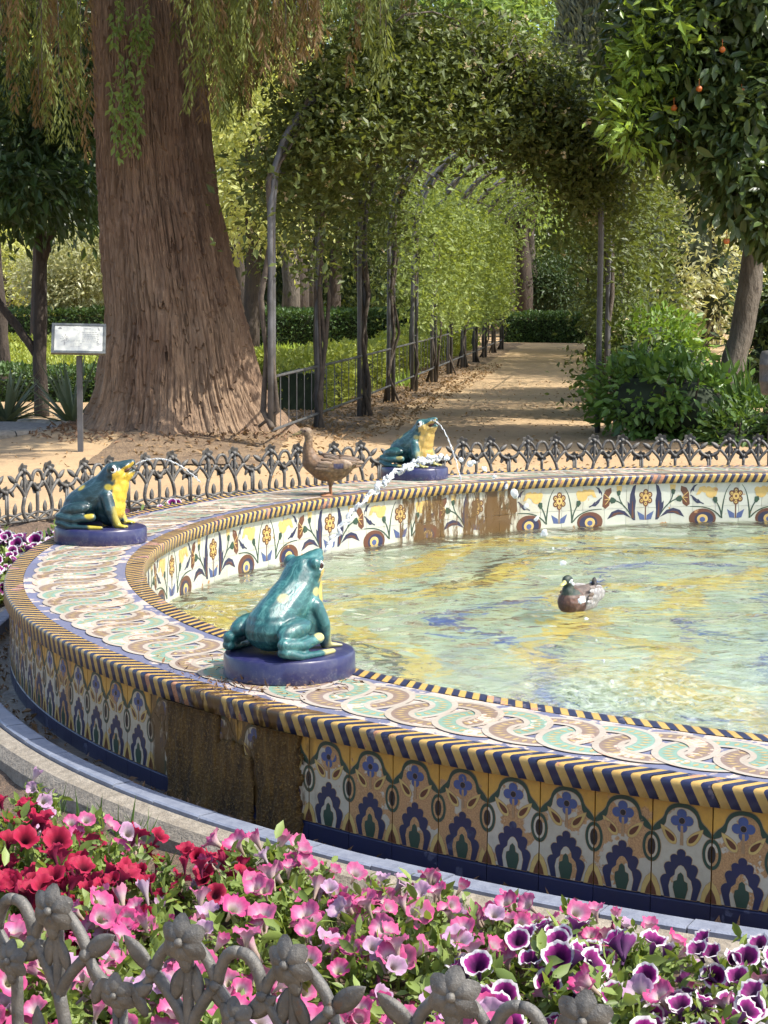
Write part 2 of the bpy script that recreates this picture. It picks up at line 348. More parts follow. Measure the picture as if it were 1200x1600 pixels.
# kerb: rough concrete upstand with slate coping tiles
kerb = thing('kerb', 'low ring kerb of rough concrete with blue grey slate tiles between flower bed and fountain', 'kerb', (CX, CY, 0))
mb = MB(); mb.sweep([(4.515, -.02), (4.515, .07), (4.555, .07), (4.57, .08), (4.62, .068), (4.648, .035), (4.655, -.03)], 0, 360, 300)
link('concrete_ring', mb.mesh('concrete_ring', M['concrete']), kerb)
mb = MB(); aw = 360 / 128; mb.sweep([(4.485, .03), (4.485, .086), (4.493, .09), (4.55, .09), (4.557, .086), (4.557, .06)], -aw / 2 + .03, aw / 2 - .03, 3, close=True); sm_ = mb.mesh('slate_tile', M['slate'])
for k in range(128): link('slate_tile', sm_, kerb, (0, 0, random.uniform(-.002, .002)), (0, 0, R(k * aw)))

# ---------------------------------------------------------------- the fountain
fo = thing('tiled_fountain', 'round ceramic tiled fountain basin with striped edging and patterned rim', 'fountain', (CX, CY, 0))
RO, RI = 4.396, 3.82
mb = MB(); mb.sweep([(4.345, .0), (4.345, .386), (3.87, .386), (3.87, -.25)], 0, 360, 240); link('basin_wall', mb.mesh('basin_wall', M['grout']), fo)
# pool floor: pale tiles with yellow and blue painted bands
t = NT('painted pool floor'); v = t.coord(); xyz = t.n('SeparateXYZ', {0: v}); x, y = xyz.outputs[0], xyz.outputs[1]
def circ(cx, cy): return t.math('SQRT', t.math('ADD', t.math('POWER', t.math('SUBTRACT', x, cx), 2.), t.math('POWER', t.math('SUBTRACT', y, cy), 2.)))
def band(d, r, wd): return t.math('LESS_THAN', t.math('ABSOLUTE', t.math('SUBTRACT', d, r)), wd)
r0 = circ(0., 0.); c = t.mix(t.step(t.noise(v, 2.5, 4), .35, .7), (.47, .52, .39), (.35, .45, .37))
c = t.mix(t.step(t.noise(v, 7, 3), .5, .7), c, (.52, .53, .39))
ang = t.math('ARCTAN2', y, x); pet = t.math('MULTIPLY', t.math('SINE', t.math('MULTIPLY', ang, 8.)), .22)
rp = t.math('ADD', r0, pet)
for rr, wd, cc in ((3.45, .13, (.62, .47, .12)), (2.9, .08, (.62, .47, .12)), (2.3, .05, (.06, .1, .34)), (1.75, .1, (.64, .48, .12)), (1.2, .045, (.05, .1, .33)), (.6, .1, (.6, .42, .1))):
    c = t.mix(band(rp, rr, wd), c, cc)
c = t.mix(band(rp, 3.02, .035), c, (.05, .05, .05)); c = t.mix(band(t.math('SUBTRACT', r0, t.math('MULTIPLY', pet, 1.)), 2.0, .07), c, (.62, .45, .12))
br = t.n('TexBrick', {'Vector': v, 'Scale': 7.2, 'Mortar Size': .012, 'Color1': (1, 1, 1), 'Color2': (.93, .93, .93), 'Mortar': (.5, .52, .45), 'Brick Width': .5, 'Row Height': .5}, offset=0.)
t.P('Base Color', t.mix(1., c, br.outputs[0], 'MULTIPLY')); t.P('Roughness', .3)
mb = MB(); mb.sweep([(3.875, -.16), (2.5, -.16), (1.2, -.16), (.02, -.16)], 0, 360, 120); link('pool_floor', mb.mesh('pool_floor', t.m), fo)

NT_O = 177; AO = 360 / NT_O; PH = -118.72                   # outer wall tiles: 177 round the basin
TW, TH, TB = .1535, .249, .093                              # tile width, height and foot height
MATS = ['ochre', 'white', 'green', 'navy', 'blue', 'yellow', 'brown', 'black', 'ridge']; MI = {k: i for i, k in enumerate(MATS)}
def clip_u(poly, lo, hi):
    for s, b in ((1, lo), (-1, hi)):
        o = []
        for k in range(len(poly)):
            p, q = poly[k], poly[(k + 1) % len(poly)]; ip, iq = s * p[0] >= s * b, s * q[0] >= s * b
            if ip: o.append(p)
            if ip != iq: f = (b - p[0]) / (q[0] - p[0]); o.append((b, p[1] + f * (q[1] - p[1])))
        poly = o
        if len(poly) < 3: return []
    return poly
def grow(poly, d):
    k = len(poly); o = []; A = sum(poly[i][0] * poly[(i + 1) % k][1] - poly[(i + 1) % k][0] * poly[i][1] for i in range(k)); s = 1 if A > 0 else -1
    for i in range(k):
        p, q = Vector(poly[i - 1]), Vector(poly[(i + 1) % k]); e = q - p
        nrm = Vector((e.y, -e.x)); nrm = nrm.normalized() * d * s if nrm.length > 1e-9 else Vector((0, 0)); o.append((poly[i][0] + nrm.x, poly[i][1] + nrm.y))
    return o
def ellp(cx, cy, rx, ry, n=18, a=0.):
    return [(cx + rx * math.cos(t) * math.cos(a) - ry * math.sin(t) * math.sin(a), cy + rx * math.cos(t) * math.sin(a) + ry * math.sin(t) * math.cos(a)) for t in [2 * math.pi * i / n for i in range(n)]]
def bez(*P, n=10):
    P = [Vector(p) for p in P]; o = []
    for i in range(n + 1):
        t = i / n; Q = P
        while len(Q) > 1: Q = [Q[k].lerp(Q[k + 1], t) for k in range(len(Q) - 1)]
        o.append(tuple(Q[0]))
    return o
def stroke(pts, w0, w1=None):
    w1 = w0 if w1 is None else w1; L = []; Rr = []; k = len(pts)
    for i, p in enumerate(pts):
        e = Vector(pts[min(i + 1, k - 1)]) - Vector(pts[max(i - 1, 0)]); e.normalize(); ww = w0 + (w1 - w0) * i / (k - 1)
        L.append((p[0] - e.y * ww / 2, p[1] + e.x * ww / 2)); Rr.append((p[0] + e.y * ww / 2, p[1] - e.x * ww / 2))
    return L + Rr[::-1]
def teardrop(tip, base, wd, n=10):
    a, b = Vector(tip), Vector(base); d = b - a; q = Vector((-d.y, d.x)).normalized() * wd
    return bez(a, a.lerp(b, .45) + q * .9, b + q * 1.1 - d * .05, b + d * .06, n=n) + bez(b + d * .06, b - q * 1.1 - d * .05, a.lerp(b, .45) - q * .9, a, n=n)[1:-1]
class Relief:                                                # flat inlays raised in steps on a cylinder wall facing out (s=1) or in (s=-1)
    def __init__(s, r, sgn, mats): s.mb = MB(); s.r = r; s.s = sgn; s.mats = mats; s.mi = {k: i for i, k in enumerate(mats)}
    def at(s, u, z, h): a = u / s.r; rr = s.r + s.s * h; return (rr * math.cos(a), (rr * math.sin(a)), z)
    def poly(s, p, m, h, lo=None, hi=None, thick=.0012):
        if lo is not None: p = clip_u(p, lo, hi)
        if len(p) < 3: return
        A = sum(p[i][0] * p[(i + 1) % len(p)][1] - p[(i + 1) % len(p)][0] * p[i][1] for i in range(len(p)))
        if A < 0: p = p[::-1]
        k = len(p); top = [s.at(u, z, h) for u, z in p]; bot = [s.at(u, z, h - thick) for u, z in p]
        f = [tuple(range(k))] + [(i, i + k, (i + 1) % k + k, (i + 1) % k) for i in range(k)]
        if s.s < 0: f = [x[::-1] for x in f]
        s.mb.add(top + bot, f, s.mi[m])
def panel_tile():
    W, H = TW / 2 - .0009, TH - .0015; q = Relief(4.372, 1, MATS); Z = lambda v: TB + v * TH
    body = [(-W, TB + .001), (-W * .33, TB + .001), (W * .33, TB + .001), (W, TB + .001), (W, TB + H), (W * .33, TB + H), (-W * .33, TB + H), (-W, TB + H)]
    q.poly(body, 'ochre', 0, thick=.02)
    arch = [(-.5, .705)] + bez((-.5, .705), (-.42, .78), (-.36, .78), (-.31, .84), n=6)[1:] + bez((-.31, .84), (-.27, .965), (-.1, .985), (0, .985), n=8)[1:]
    arch = arch + [(-u, v) for u, v in arch[::-1][1:]]
    A = [(u * TW, Z(v)) for u, v in arch]
    q.poly(A + [(W, TB + .001), (-W, TB + .001)], 'ridge', .0008, -W, W)
    inner = [(u * .985, v - .008) for u, v in arch]; q.poly([(u * TW, Z(v)) for u, v in inner] + [(W, TB + .0015), (-W, TB + .0015)], 'green', .0014, -W, W)
    inner = [(u * .87 if abs(u) < .45 else u, v - .055 - .025 * (abs(u) > .3)) for u, v in arch]
    q.poly(grow([(u * TW, Z(v)) for u, v in inner] + [(W, TB + .002), (-W, TB + .002)], .0012), 'ridge', .0018, -W, W)
    q.poly([(u * TW, Z(v)) for u, v in inner] + [(W, TB + .002), (-W, TB + .002)], 'white', .0022, -W, W)
    def sh(p, m, h, ol=.0014):
        if ol: q.poly(grow(p, ol), 'ridge', h + .0003, -W, W)
        q.poly(p, m, h + .0007, -W, W)
    S = lambda p: [(u * TW, Z(v)) for u, v in p]
    h = .0022
    for s in (-1, 1):
        e = lambda rx, ry: ellp(s * TW / 2, Z(.5), rx * TW, ry * TH, 24)
        sh(e(.15, .155), 'green', h); sh(e(.098, .115), 'white', h + .0006, .0008); sh(e(.06, .085), 'black', h + .0012, .0008)
        sh(S([(s * .5 + .17 * c, max(0.004, v)) for c, v in ([(-1, .0), (-.8, .1), (-.45, .18), (0, .225), (.45, .18), (.8, .1), (1, .0)])]), 'yellow', h)
        sh(S([(s * .5 + .095 * c, max(.006, v)) for c, v in ([(-1, .0), (-.7, .07), (0, .155), (.7, .07), (1, .0)])]), 'brown', h + .0006, .0008)
        sh(teardrop((s * .355 * TW, Z(.735)), (s * .115 * TW, Z(.57)), .1 * TW), 'yellow', h)
        sh(teardrop((s * .285 * TW, Z(.69)), (s * .13 * TW, Z(.592)), .055 * TW), 'brown', h + .0006, .0008)
    sh(S([(-.028, .55), (.028, .55), (.02, .75), (-.02, .75)]), 'ridge', h, 0)
    for k in range(4):
        a = k * math.pi / 2 + .06; sh(ellp(math.cos(a) * .108 * TW, Z(.8) + math.sin(a) * .112 * TW, .083 * TW, .083 * TW, 12), 'blue', h, .001)
    sh(ellp(0, Z(.8), .05 * TW, .052 * TW, 10), 'black', h + .0007, .0007)
    crown = []                                               # scalloped navy crown
    for cx, cv, r0, a0, a1 in ((-.235, .17, .11, 200, 95), (-.2, .315, .085, 190, 70), (-.11, .405, .075, 165, 55), (0, .465, .075, 165, 15), (.11, .405, .075, 125, 15), (.2, .315, .085, 110, -10), (.235, .17, .11, 85, -20)):
        for k in range(6): a = R(a0 + (a1 - a0) * k / 5); crown.append((cx + r0 * math.cos(a), cv + r0 * math.sin(a) * TW / TH))
    sh(S([(-.27, .004)] + crown + [(.27, .004)]), 'navy', h)
    sh(S([(-.17, .005), (-.2, .12), (-.17, .2), (-.1, .24), (-.09, .29), (-.04, .335), (0, .345), (.04, .335), (.09, .29), (.1, .24), (.17, .2), (.2, .12), (.17, .005)]), 'white', h + .0008, .0009)
    sh(S([(-.08, .008), (-.125, .11), (-.115, .175), (-.06, .19), (-.045, .25), (0, .275), (.045, .25), (.06, .19), (.115, .175), (.125, .11), (.08, .008)]), 'green', h + .0016, .0009)
    return q.mb.mesh('panel_tile', [M[k] for k in MATS])
ptile = panel_tile(); stile = ptile.copy()
for k_, n_ in enumerate(MATS): stile.materials[k_] = stain(n_, 'stained ' + n_, .075, -143.2, -132.4)

mb = MB(); mb.sweep([(4.352, .03), (4.376, .03), (4.376, .087), (4.371, .0915), (4.352, .0915)], -AO / 2 + .013, AO / 2 - .013, 2, close=True); btile = mb.mesh('foot_tile', M['navy'])
for k in range(-46, 34):
    a = PH + (k + .5) * AO; d = (a + 180) % 360 - 180; st_ = -146 < d < -130; link('panel_tile', stile if st_ else ptile, fo, (0, 0, random.uniform(-.0008, .0008)), (0, 0, R(a))); link('foot_tile', btile, fo, rot=(0, 0, R(a)))

def edging(r_edge, s, nt, name):                             # s=1 outer edge, s=-1 inner edge: chevron stripes over a rounded nose
    prof = [(0., -.0005), (.004, 0), (.068, 0.), (.0735, -.0015), (.077, -.006), (.0785, -.012), (.0785, -.057), (.07, -.0585)]
    prof = [(r_edge - s * (.0785 - d), .4 + z) for d, z in prof]
    off = [0, .003, .05, .046, .043, .038, .0, 0]; off = [.046 - .046 * d / .068 if False else o for d, o in zip([0] * 8, off)]
    sh = [.050, .047, .004, .001, 0, .003, .026, .026]      # tangential shift in metres along the profile
    aw = 2 * math.pi / nt; mb = MB()
    for k in range(6):
        t0 = -aw / 2 + aw * k / 6 + (.0012 / r_edge if k == 0 else 0); t1 = -aw / 2 + aw * (k + 1) / 6 - (.0012 / r_edge if k == 5 else 0)
        vs = []
        for (r, z), d in zip(prof, sh):
            for tt in (t0, t1): a = tt + d / r_edge; vs.append((r * math.cos(a), r * math.sin(a), z + (.0006 if k % 2 else 0)))
        fs = [(2 * i, 2 * i + 1, 2 * i + 3, 2 * i + 2) for i in range(len(prof) - 1)]
        if s > 0: fs = [f for f in fs]
        else: fs = [f[::-1] for f in fs]
        mb.add(vs, fs, k % 2)
    m = mb.mesh(name, [M['stripey'], M['stripen']], True)
    for p in m.polygons: p.use_smooth = True
    ms = m.copy(); ms.materials[0] = M['stainy']; ms.materials[1] = M['stainn']
    for k in range(nt):
        d = (PH + math.degrees((k + .5) * aw) + 180) % 360 - 180
        link(name, ms if s > 0 and -142 < d < -133.4 else m, fo, (0, 0, random.uniform(-.001, .001)), (0, 0, R(d)))
edging(RO, 1, 177, 'edging_tile'); edging(RI, -1, 158, 'coping_tile')

# deck slabs and the interlaced ring inlay
ns = 66; aw = 360 / ns; mb = MB(); mb.sweep([(3.9, .37), (3.9, .398), (4.05, .3985), (4.3165, .398), (4.3165, .37)], -aw / 2 + .012, aw / 2 - .012, 4, close=True); slab = mb.mesh('deck_slab', M['deck'])
for k in range(ns): link('deck_slab', slab, fo, (0, 0, random.uniform(-.0006, .0006)), (0, 0, R(k * aw + 1.3)))
RM = 4.108; NRG = 156
def ring_inlay(nm, m, par):
    mb = MB(); n = 48
    def P(rad, th, dz): u = rad[0] * math.cos(th); r = RM + rad[1] * math.sin(th); a = u / RM; return (r * math.cos(a), r * math.sin(a), .3992 + dz)
    for r0, r1, mi, dz in ((.174, .155, 0, .0010), (.155, .106, 1, .0006), (.106, .088, 0, .0010)):
        for k in range(n):
            t0, t1 = 2 * math.pi * k / n, 2 * math.pi * (k + 1) / n; vs = []
            for tt in (t0, t1):
                w_ = -.0009 * math.sin(2 * tt) + .0009 + par
                for r in (r0, r1): vs.append(P((r * .96, r), tt, dz + w_))
            mb.add(vs, [(0, 1, 3, 2)], mi)
    for k in range(30):                                     # dabs between the two borders, uneven like the hand-laid glaze
        tt = 2 * math.pi * k / 30; w_ = -.0009 * math.sin(2 * tt) + .0009 + par + .0011
        vs = [P((q * .96, q), tt + d, w_) for q, d in ((.147, .0), (.131, .055), (.114, .0), (.131, -.055))]; mb.add(vs, [(3, 2, 1, 0)], 3)
    for s in (-1, 1):
        for sx in (-1, 1):                                   # yellow petals in the spandrels
            pts = [(sx * .02, s * .072), (sx * .06, s * .085), (sx * .075, s * .045), (sx * .03, s * .03)]
            vs = [((RM + v) * math.cos(u / RM), (RM + v) * math.sin(u / RM), .3992) for u, v in pts]
            f = (0, 1, 2, 3) if s * sx < 0 else (3, 2, 1, 0); mb.add(vs, [f], 2)
    return mb.mesh(nm, [M['cream'], m, M['straw'], M['straw']])
ra, rb = ring_inlay('ring_inlay', M['teal'], 0), ring_inlay('ring_inlay', M['umber'], .0002)
for k in range(NRG): link('ring_inlay', ra if k % 2 else rb, fo, rot=(0, 0, R(k * 360 / NRG)))

# inner wall: white tiles in two rows and the flower frieze
NI = 156; AI = 2 * math.pi / NI; RW = 3.842; TWI = RW * AI
mb = MB(); g = .0012 / RW
for nm, z0, z1 in (('wall_tile', .1885, .3405), ('skirting_tile', .03, .1865)):
    mb = MB(); mb.sweep([(RW, z0), (RW, z1), (RW + .02, z1), (RW + .02, z0)], math.degrees(-AI / 2 + g), math.degrees(AI / 2 - g), 2, close=True)
    m = mb.mesh(nm, M['porcelain'])
    m2 = m.copy(); m2.materials[0] = stain('porcelain', 'algae stained white glaze', .1, 119.5, 135)
    for k in range(NI): link(nm, m2 if 118 < math.degrees((k + .5) * AI) < 137 else m, fo, (0, 0, 0), (0, 0, (k + .5) * AI))
FM = ['white', 'green', 'navy', 'blue', 'yellow', 'brown', 'black', 'ridge', 'ochre']
def frieze():
    q = Relief(RW, -1, FM); U = TWI; zt = .3405
    S = lambda p, cx=0, s=1: [(-(cx + s * u) * U, zt + v * U) for u, v in p]   # u to the viewer's right in tile units, v down from the top
    h = .0012
    for cx, kind in ((0, 'a'), (4, 'b'), (-4, 'b')):
        if abs(cx) == 4: continue
    def rosette(cx):
        for k in range(6): 
            a = R(60 * k + 30); c = (cx + .21 * math.cos(a), -.57 + .24 * math.sin(a))
            q.poly(S(ellp(c[0], c[1], .12, .13, 12)), 'brown', h); q.poly(S(ellp(c[0], c[1], .06, .07, 10)), 'yellow', h + .0007); q.poly(S(ellp(c[0], c[1], .025, .03, 6)), 'black', h + .0013)
        q.poly(S(ellp(cx, -.57, .14, .15, 14)), 'yellow', h + .0008); q.poly(S(ellp(cx, -.57, .05, .06, 8)), 'brown', h + .0015)
        q.poly(S(stroke([(cx, -.9), (cx, -1.5)], .05)), 'brown', h)
        for s in (-1, 1): q.poly(S([(cx + s * .04, -1.5), (cx + s * .06, -1.3), (cx + s * .38, -1.12), (cx + s * .3, -1.35), (cx + s * .26, -1.48)]), 'blue', h)
    rosette(0); rosette(4)
    for s in (-1, 1):
        m = lambda p, c0=0: S([(c0 + s * u, v) for u, v in p])
        q.poly(m(stroke(bez((.62, -1.5), (.56, -.8), (.5, -.35), (.25, -.08), n=12), .07, .02)), 'green', h)        # arcs beside the first rosette
        q.poly(m(ellp(1.08, -.42, .25, .22, 14)), 'yellow', h); q.poly(m(ellp(1.2, -.28, .15, .14, 10)), 'yellow', h + .0005); q.poly(m(ellp(.92, -.3, .13, .13, 10)), 'yellow', h + .0004)
        q.poly(m([(1.22, -.3), (1.38, -.12), (1.6, -.18), (1.75, -.5), (1.6, -.48), (1.5, -.36), (1.35, -.42)]), 'yellow', h + .0009)
        q.poly(m([(.8, -.78), (.82, -.6), (.98, -.58), (1.02, -.72), (.9, -.86)]), 'green', h + .001)
        q.poly(m(stroke(bez((.85, -.8), (.68, -1.05), (.62, -1.3), (.6, -1.5), n=8), .05, .07)), 'green', h)
        q.poly(m(stroke(bez((1.4, -.88), (1.6, -.82), (1.8, -.62), (2.0, -.5), n=8), .05)), 'navy', h)
        q.poly(m([(1.5, -.84), (1.66, -.66), (1.7, -.76), (1.9, -.56), (1.98, -.5), (1.86, -.72), (1.7, -.86)]), 'navy', h + .0004)
        q.poly(m([(1.68, -.04), (1.86, -.1), (2.0, -.3), (2.0, -.46), (1.93, -.3), (1.86, -.34), (1.82, -.18)]), 'navy', h)
        q.poly(m([(2.02, -.88), (2.06, -.4), (2.18, -.18), (2.42, -.1), (2.44, -.3), (2.3, -.5), (2.38, -.62), (2.34, -.85), (2.16, -.98)]), 'brown', h)
        for v0 in ((2.1, -.36), (2.12, -.6), (2.16, -.8)): q.poly(m(stroke([v0, (2.36, -.58)], .025)), 'yellow', h + .0007)
        q.poly(m([(2.34, -.66), (2.42, -.5), (2.52, -.52), (2.66, -.62), (2.6, -.74), (2.44, -.78)]), 'green', h + .0008)
        q.poly(m(stroke(bez((2.62, -.66), (2.9, -.72), (3.2, -1.0), (3.42, -1.45), n=8), .05)), 'green', h)
        q.poly(m(stroke(bez((2.78, -.3), (2.74, -.6), (2.95, -.8), (3.05, -.95), n=8), .045)), 'green', h)
        q.poly(m([(2.66, -.04), (2.92, -.04), (2.9, -.26), (2.8, -.36), (2.68, -.26)]), 'yellow', h); q.poly(m([(2.66, -.28), (2.78, -.22), (2.86, -.26), (2.84, -.42), (2.72, -.46)]), 'green', h + .0006)
        q.poly(m([(3.44, -1.5), (3.2, -1.0), (3.18, -.7), (3.27, -.8), (3.3, -.4), (3.42, -.08), (3.56, -.0), (3.5, -.4), (3.56, -.7), (3.52, -1.1), (3.55, -1.5)]), 'navy', h)
        q.poly(m(stroke([(3.42, -1.4), (3.4, -.7)], .1, .03)), 'brown', h + .0006)
        q.poly(m([(2.25, -1.42), (2.45, -1.12), (2.75, -1.02), (3.05, -1.1), (3.35, -1.4), (3.0, -1.25), (2.7, -1.25)]), 'navy', h); q.poly(m([(2.4, -1.36), (2.55, -1.18), (2.8, -1.14), (3.05, -1.22), (2.75, -1.2)]), 'brown', h + .0006)
        q.poly(m(ellp(1.45, -1.5, .6, .42, 24)), 'brown', h); q.poly(m(ellp(1.38, -1.52, .42, .3, 18)), 'navy', h + .0006); q.poly(m(ellp(1.45, -1.52, .24, .2, 14)), 'yellow', h + .0012); q.poly(m(ellp(1.45, -1.54, .13, .11, 10)), 'blue', h + .0018)
        q.poly(m(stroke(bez((2.0, -.98), (1.6, -.98), (1.0, -1.0), (.66, -1.45), n=10), .03, .06)), 'green', h + .0002)
    return q.mb.mesh('flower_frieze', [stain(k, 'seeped ' + k, .1, 119.5, 135) for k in FM])
fm = frieze(); NREP = 19.5
for k in range(-4, 15): link('flower_frieze', fm, fo, rot=(0, 0, R(97.2) + k * 8 * AI))

# mineral crust and moss where the basin overflows
t = NT('brown mineral crust'); v = t.coord(); n1 = t.noise(v, 16, 6, .7, (1, 1, .25)); n2 = t.noise(v, 110, 4, .7); n3 = t.noise(v, 6, 4, .6, (1, 1, .12))
c = t.mix(t.step(n1, .35, .7), (.035, .017, .005), (.17, .088, .016)); c = t.mix(t.step(n2, .52, .75), c, (.3, .175, .045)); c = t.mix(t.step(n3, .56, .75), c, (.035, .025, .008))
t.P('Base Color', c); t.P('Roughness', .55); t.P('Specular IOR Level', .25); t.bump(t.math('ADD', n1, n2), 1., .014); M['crust'] = t.m
t = NT('green brown algae'); v = t.coord(); n1 = t.noise(v, 20, 5, .7, (1, 1, .2)); t.P('Base Color', t.mix(t.step(n1, .4, .65), (.04, .036, .012), (.16, .11, .03))); t.P('Roughness', .4); t.bump(n1, .8, .01); M['algae'] = t.m
def crust(a0, a1, prof, nm, m, s=1, seed=0, amp=.012, jag=.5):
    k = 60; P = []
    for i in range(k + 1): P.append([])
    V = []; F = []; npf = 40
    L = np.array(prof); tt = np.linspace(0, 1, npf); seg = np.linspace(0, 1, len(L)); rr = np.interp(tt, seg, L[:, 0]); zz = np.interp(tt, seg, L[:, 1])
    A, T = np.meshgrid(np.linspace(a0, a1, k + 1), np.arange(npf), indexing='ij'); u = A / 57.3 * 4.37
    edge = np.minimum(A - a0, a1 - A) / (a1 - a0) * 2; edge = np.minimum(edge, T / npf * 2.4) if jag > .8 else edge; edge = edge + jag * .3 * (vnoise(u * 22, zz[T] * 16, seed) + .6 * vnoise(u * 70, zz[T] * 50, seed + 4))
    h = amp * (.35 + .65 * np.abs(vnoise(u * 34, zz[T] * 7, seed + 1)) + .5 * vnoise(u * 90, zz[T] * 40, seed + 2))
    h = np.where(edge > .02, np.maximum(h, .002) + .003, -.02)
    h *= sm(edge, .0, .12) * 1.0 + (edge <= .02)
    up = (T < npf * .18)
    Rr = rr[T] + s * h * np.where(up & (zz[T] > .39), .2, 1); Z = zz[T] + np.where(zz[T] > .39, np.maximum(h, -.006), 0)
    X = Rr * np.cos(np.radians(A)); Y = Rr * np.sin(np.radians(A)); V = np.stack([X, Y, Z], -1).reshape(-1, 3)
    i, j = np.meshgrid(np.arange(k), np.arange(npf - 1), indexing='ij'); a = i * npf + j; F = np.stack([a, a + 1, a + npf + 1, a + npf], -1).reshape(-1, 4)
    if s > 0: F = F[:, ::-1]
    return link(nm, npmesh(nm, V, F, m, smooth=True), fo)
op = [(4.33, .402), (4.395, .4005), (4.399, .39), (4.399, .342), (4.378, .338), (4.379, .25), (4.379, .15), (4.38, .06), (4.385, .04)]
crust(-141.75, -138.0, op[3:], 'mineral_crust', M['crust'], 1, 3.3, .006, .4); crust(-135.9, -133.2, op[3:], 'mineral_crust', M['crust'], 1, 8.1, .006, .6)
crust(-138.3, -135.9, [(4.378, .27), (4.379, .2), (4.379, .12), (4.38, .06), (4.385, .04)], 'mineral_crust', M['crust'], 1, 12.6, .005, 1.)
ip = [(3.84, .402), (3.822, .4005), (3.818, .39), (3.818, .342), (3.838, .338), (3.836, .25), (3.836, .15), (3.836, .07)]
# ---------------------------------------------------------------- water
t = NT('rippled pool water'); v = t.pos()
b1 = t.noise(v, 3.4, 1, .4, (1, 1.25, 1), dist=1.2); b2 = t.noise(v, 9.5, 1, .4, dist=1.); b3 = t.noise(v, 60, 2, .5)
sp = t.n('VectorMath', {0: v, 1: (1.0, 6.9, .09)}, operation='DISTANCE').outputs['Value']
churn = t.step(sp, 1.3, .15)
hgt = t.math('ADD', t.math('ADD', b1, t.math('MULTIPLY', b2, .22)), t.math('MULTIPLY', b3, t.math('ADD', .003, t.math('MULTIPLY', churn, .14))))
bn = t.n('Bump', {'Strength': 1., 'Distance': .12, 'Height': hgt}).outputs[0]
tr = t.n('BsdfTransparent', {0: (.93, .98, .95)}); rf = t.n('BsdfRefraction', {0: (.93, .98, .95), 1: .0, 2: 1.333, 'Normal': bn}); gl = t.n('BsdfGlossy', {0: (1, 1, 1), 1: .015, 'Normal': bn})
m1 = t.n('MixShader', {0: .78}); t.t.links.new(tr.outputs[0], m1.inputs[1]); t.t.links.new(rf.outputs[0], m1.inputs[2])
fr = t.n('Fresnel', {0: 1.333, 1: bn}); m2 = t.n('MixShader', {0: fr.outputs[0]}); t.t.links.new(m1.outputs[0], m2.inputs[1]); t.t.links.new(gl.outputs[0], m2.inputs[2])
df = t.n('BsdfDiffuse', {0: (.8, .86, .84)}); m3 = t.n('MixShader', {0: t.math('MULTIPLY', t.math('MULTIPLY', churn, t.step(t.noise(v, 26, 5, .7), .45, .7)), .28)}); t.t.links.new(m2.outputs[0], m3.inputs[1]); t.t.links.new(df.outputs[0], m3.inputs[2])   # entrained bubbles where the jet lands
t.t.links.new(m3.outputs[0], t.out.inputs[0]); M['water'] = t.m
rs = np.linspace(.01, 3.85, 150); n = 360; th = np.linspace(0, 2 * np.pi, n + 1)[:-1]; Rr, T = np.meshgrid(rs, th, indexing='ij'); X = CX + Rr * np.cos(T); Y = CY + Rr * np.sin(T)
d1 = np.hypot(X - 1.0, Y - 6.9); d2 = np.hypot(X + .75, Y - 8.7)
Z = .085 + .004 * vnoise(X * 3, Y * 4) + .0025 * vnoise(X * 8, Y * 9, 2) + .006 * np.exp(-d1 * 1.1) * np.sin(d1 * 26) + .004 * np.exp(-d2 * 1.5) * np.sin(d2 * 34)
Z = Z + np.where(d1 < .35, .012 * vnoise(X * 22, Y * 22, 1), 0) + np.where(d2 < .25, .01 * vnoise(X * 26, Y * 26, 1), 0)
i, j = np.meshgrid(np.arange(len(rs) - 1), np.arange(n), indexing='ij'); a = i * n + j; b = i * n + (j + 1) % n
tag(link('water', npmesh('water', np.stack([X, Y, Z], -1).reshape(-1, 3), np.stack([a, a + n, b + n, b], -1).reshape(-1, 4), M['water'], smooth=True)), kind='structure')
t = NT('falling water'); t.P('Base Color', (.93, .96, .97)); t.P('Roughness', .08); t.P('Transmission Weight', .6); t.P('IOR', 1.33); M['jet'] = t.m
def jet(label, p0, dirn, a, b, L, rad, broken, drops, seed):
    random.seed(seed); mb = MB(); k = 90
    P = lambda s: Vector((p0[0] + dirn[0] * s, p0[1] + dirn[1] * s, p0[2] + a * s - b * s * s))
    pts = []; rd = []
    for i in range(k + 1):
        s = L * broken * i / k; p = P(s); e = rad * (.85 + .25 * i / k)
        pts.append(p + Vector((random.uniform(-1, 1), random.uniform(-1, 1), random.uniform(-1, 1))) * e * .5); rd.append(e * random.uniform(.55, 1.25))
    for q_ in range(4):
        ph = random.uniform(0, 6.28); mb.tube([p + Vector((math.cos(i * .9 + ph), math.sin(i * 1.3 + ph), math.cos(i * .7 + 2 * ph))) * rd[i] * .7 for i, p in enumerate(pts)], [r * .42 for r in rd], n=6)
    o = thing('water_jet', label, 'water jet', P(0)); inv = -P(0)
    def done(mb, nm): 
        mb.v = [tuple(Vector(q) + inv) for q in mb.v]; return link(nm, mb.mesh(nm, M['jet'], True), o)
    done(mb, 'stream')
    for i in range(drops):
        mb = MB(); s = L * (broken + (1 - broken) * ((i + .3) / drops) ** .9); p = P(s)
        for q in range(random.choice((1, 2, 3, 5))):
            r = rad * random.uniform(.2, .75); mb.ell(p + Vector([random.gauss(0, 1) for _ in range(3)]) * r * .55, (r * random.uniform(.8, 1.9), r * .8, r * random.uniform(.7, 1.6)), rot=Matrix.Rotation(random.uniform(0, 3), 3, 'Y'), n=8, k=6)
        done(mb, 'droplet')
    return o

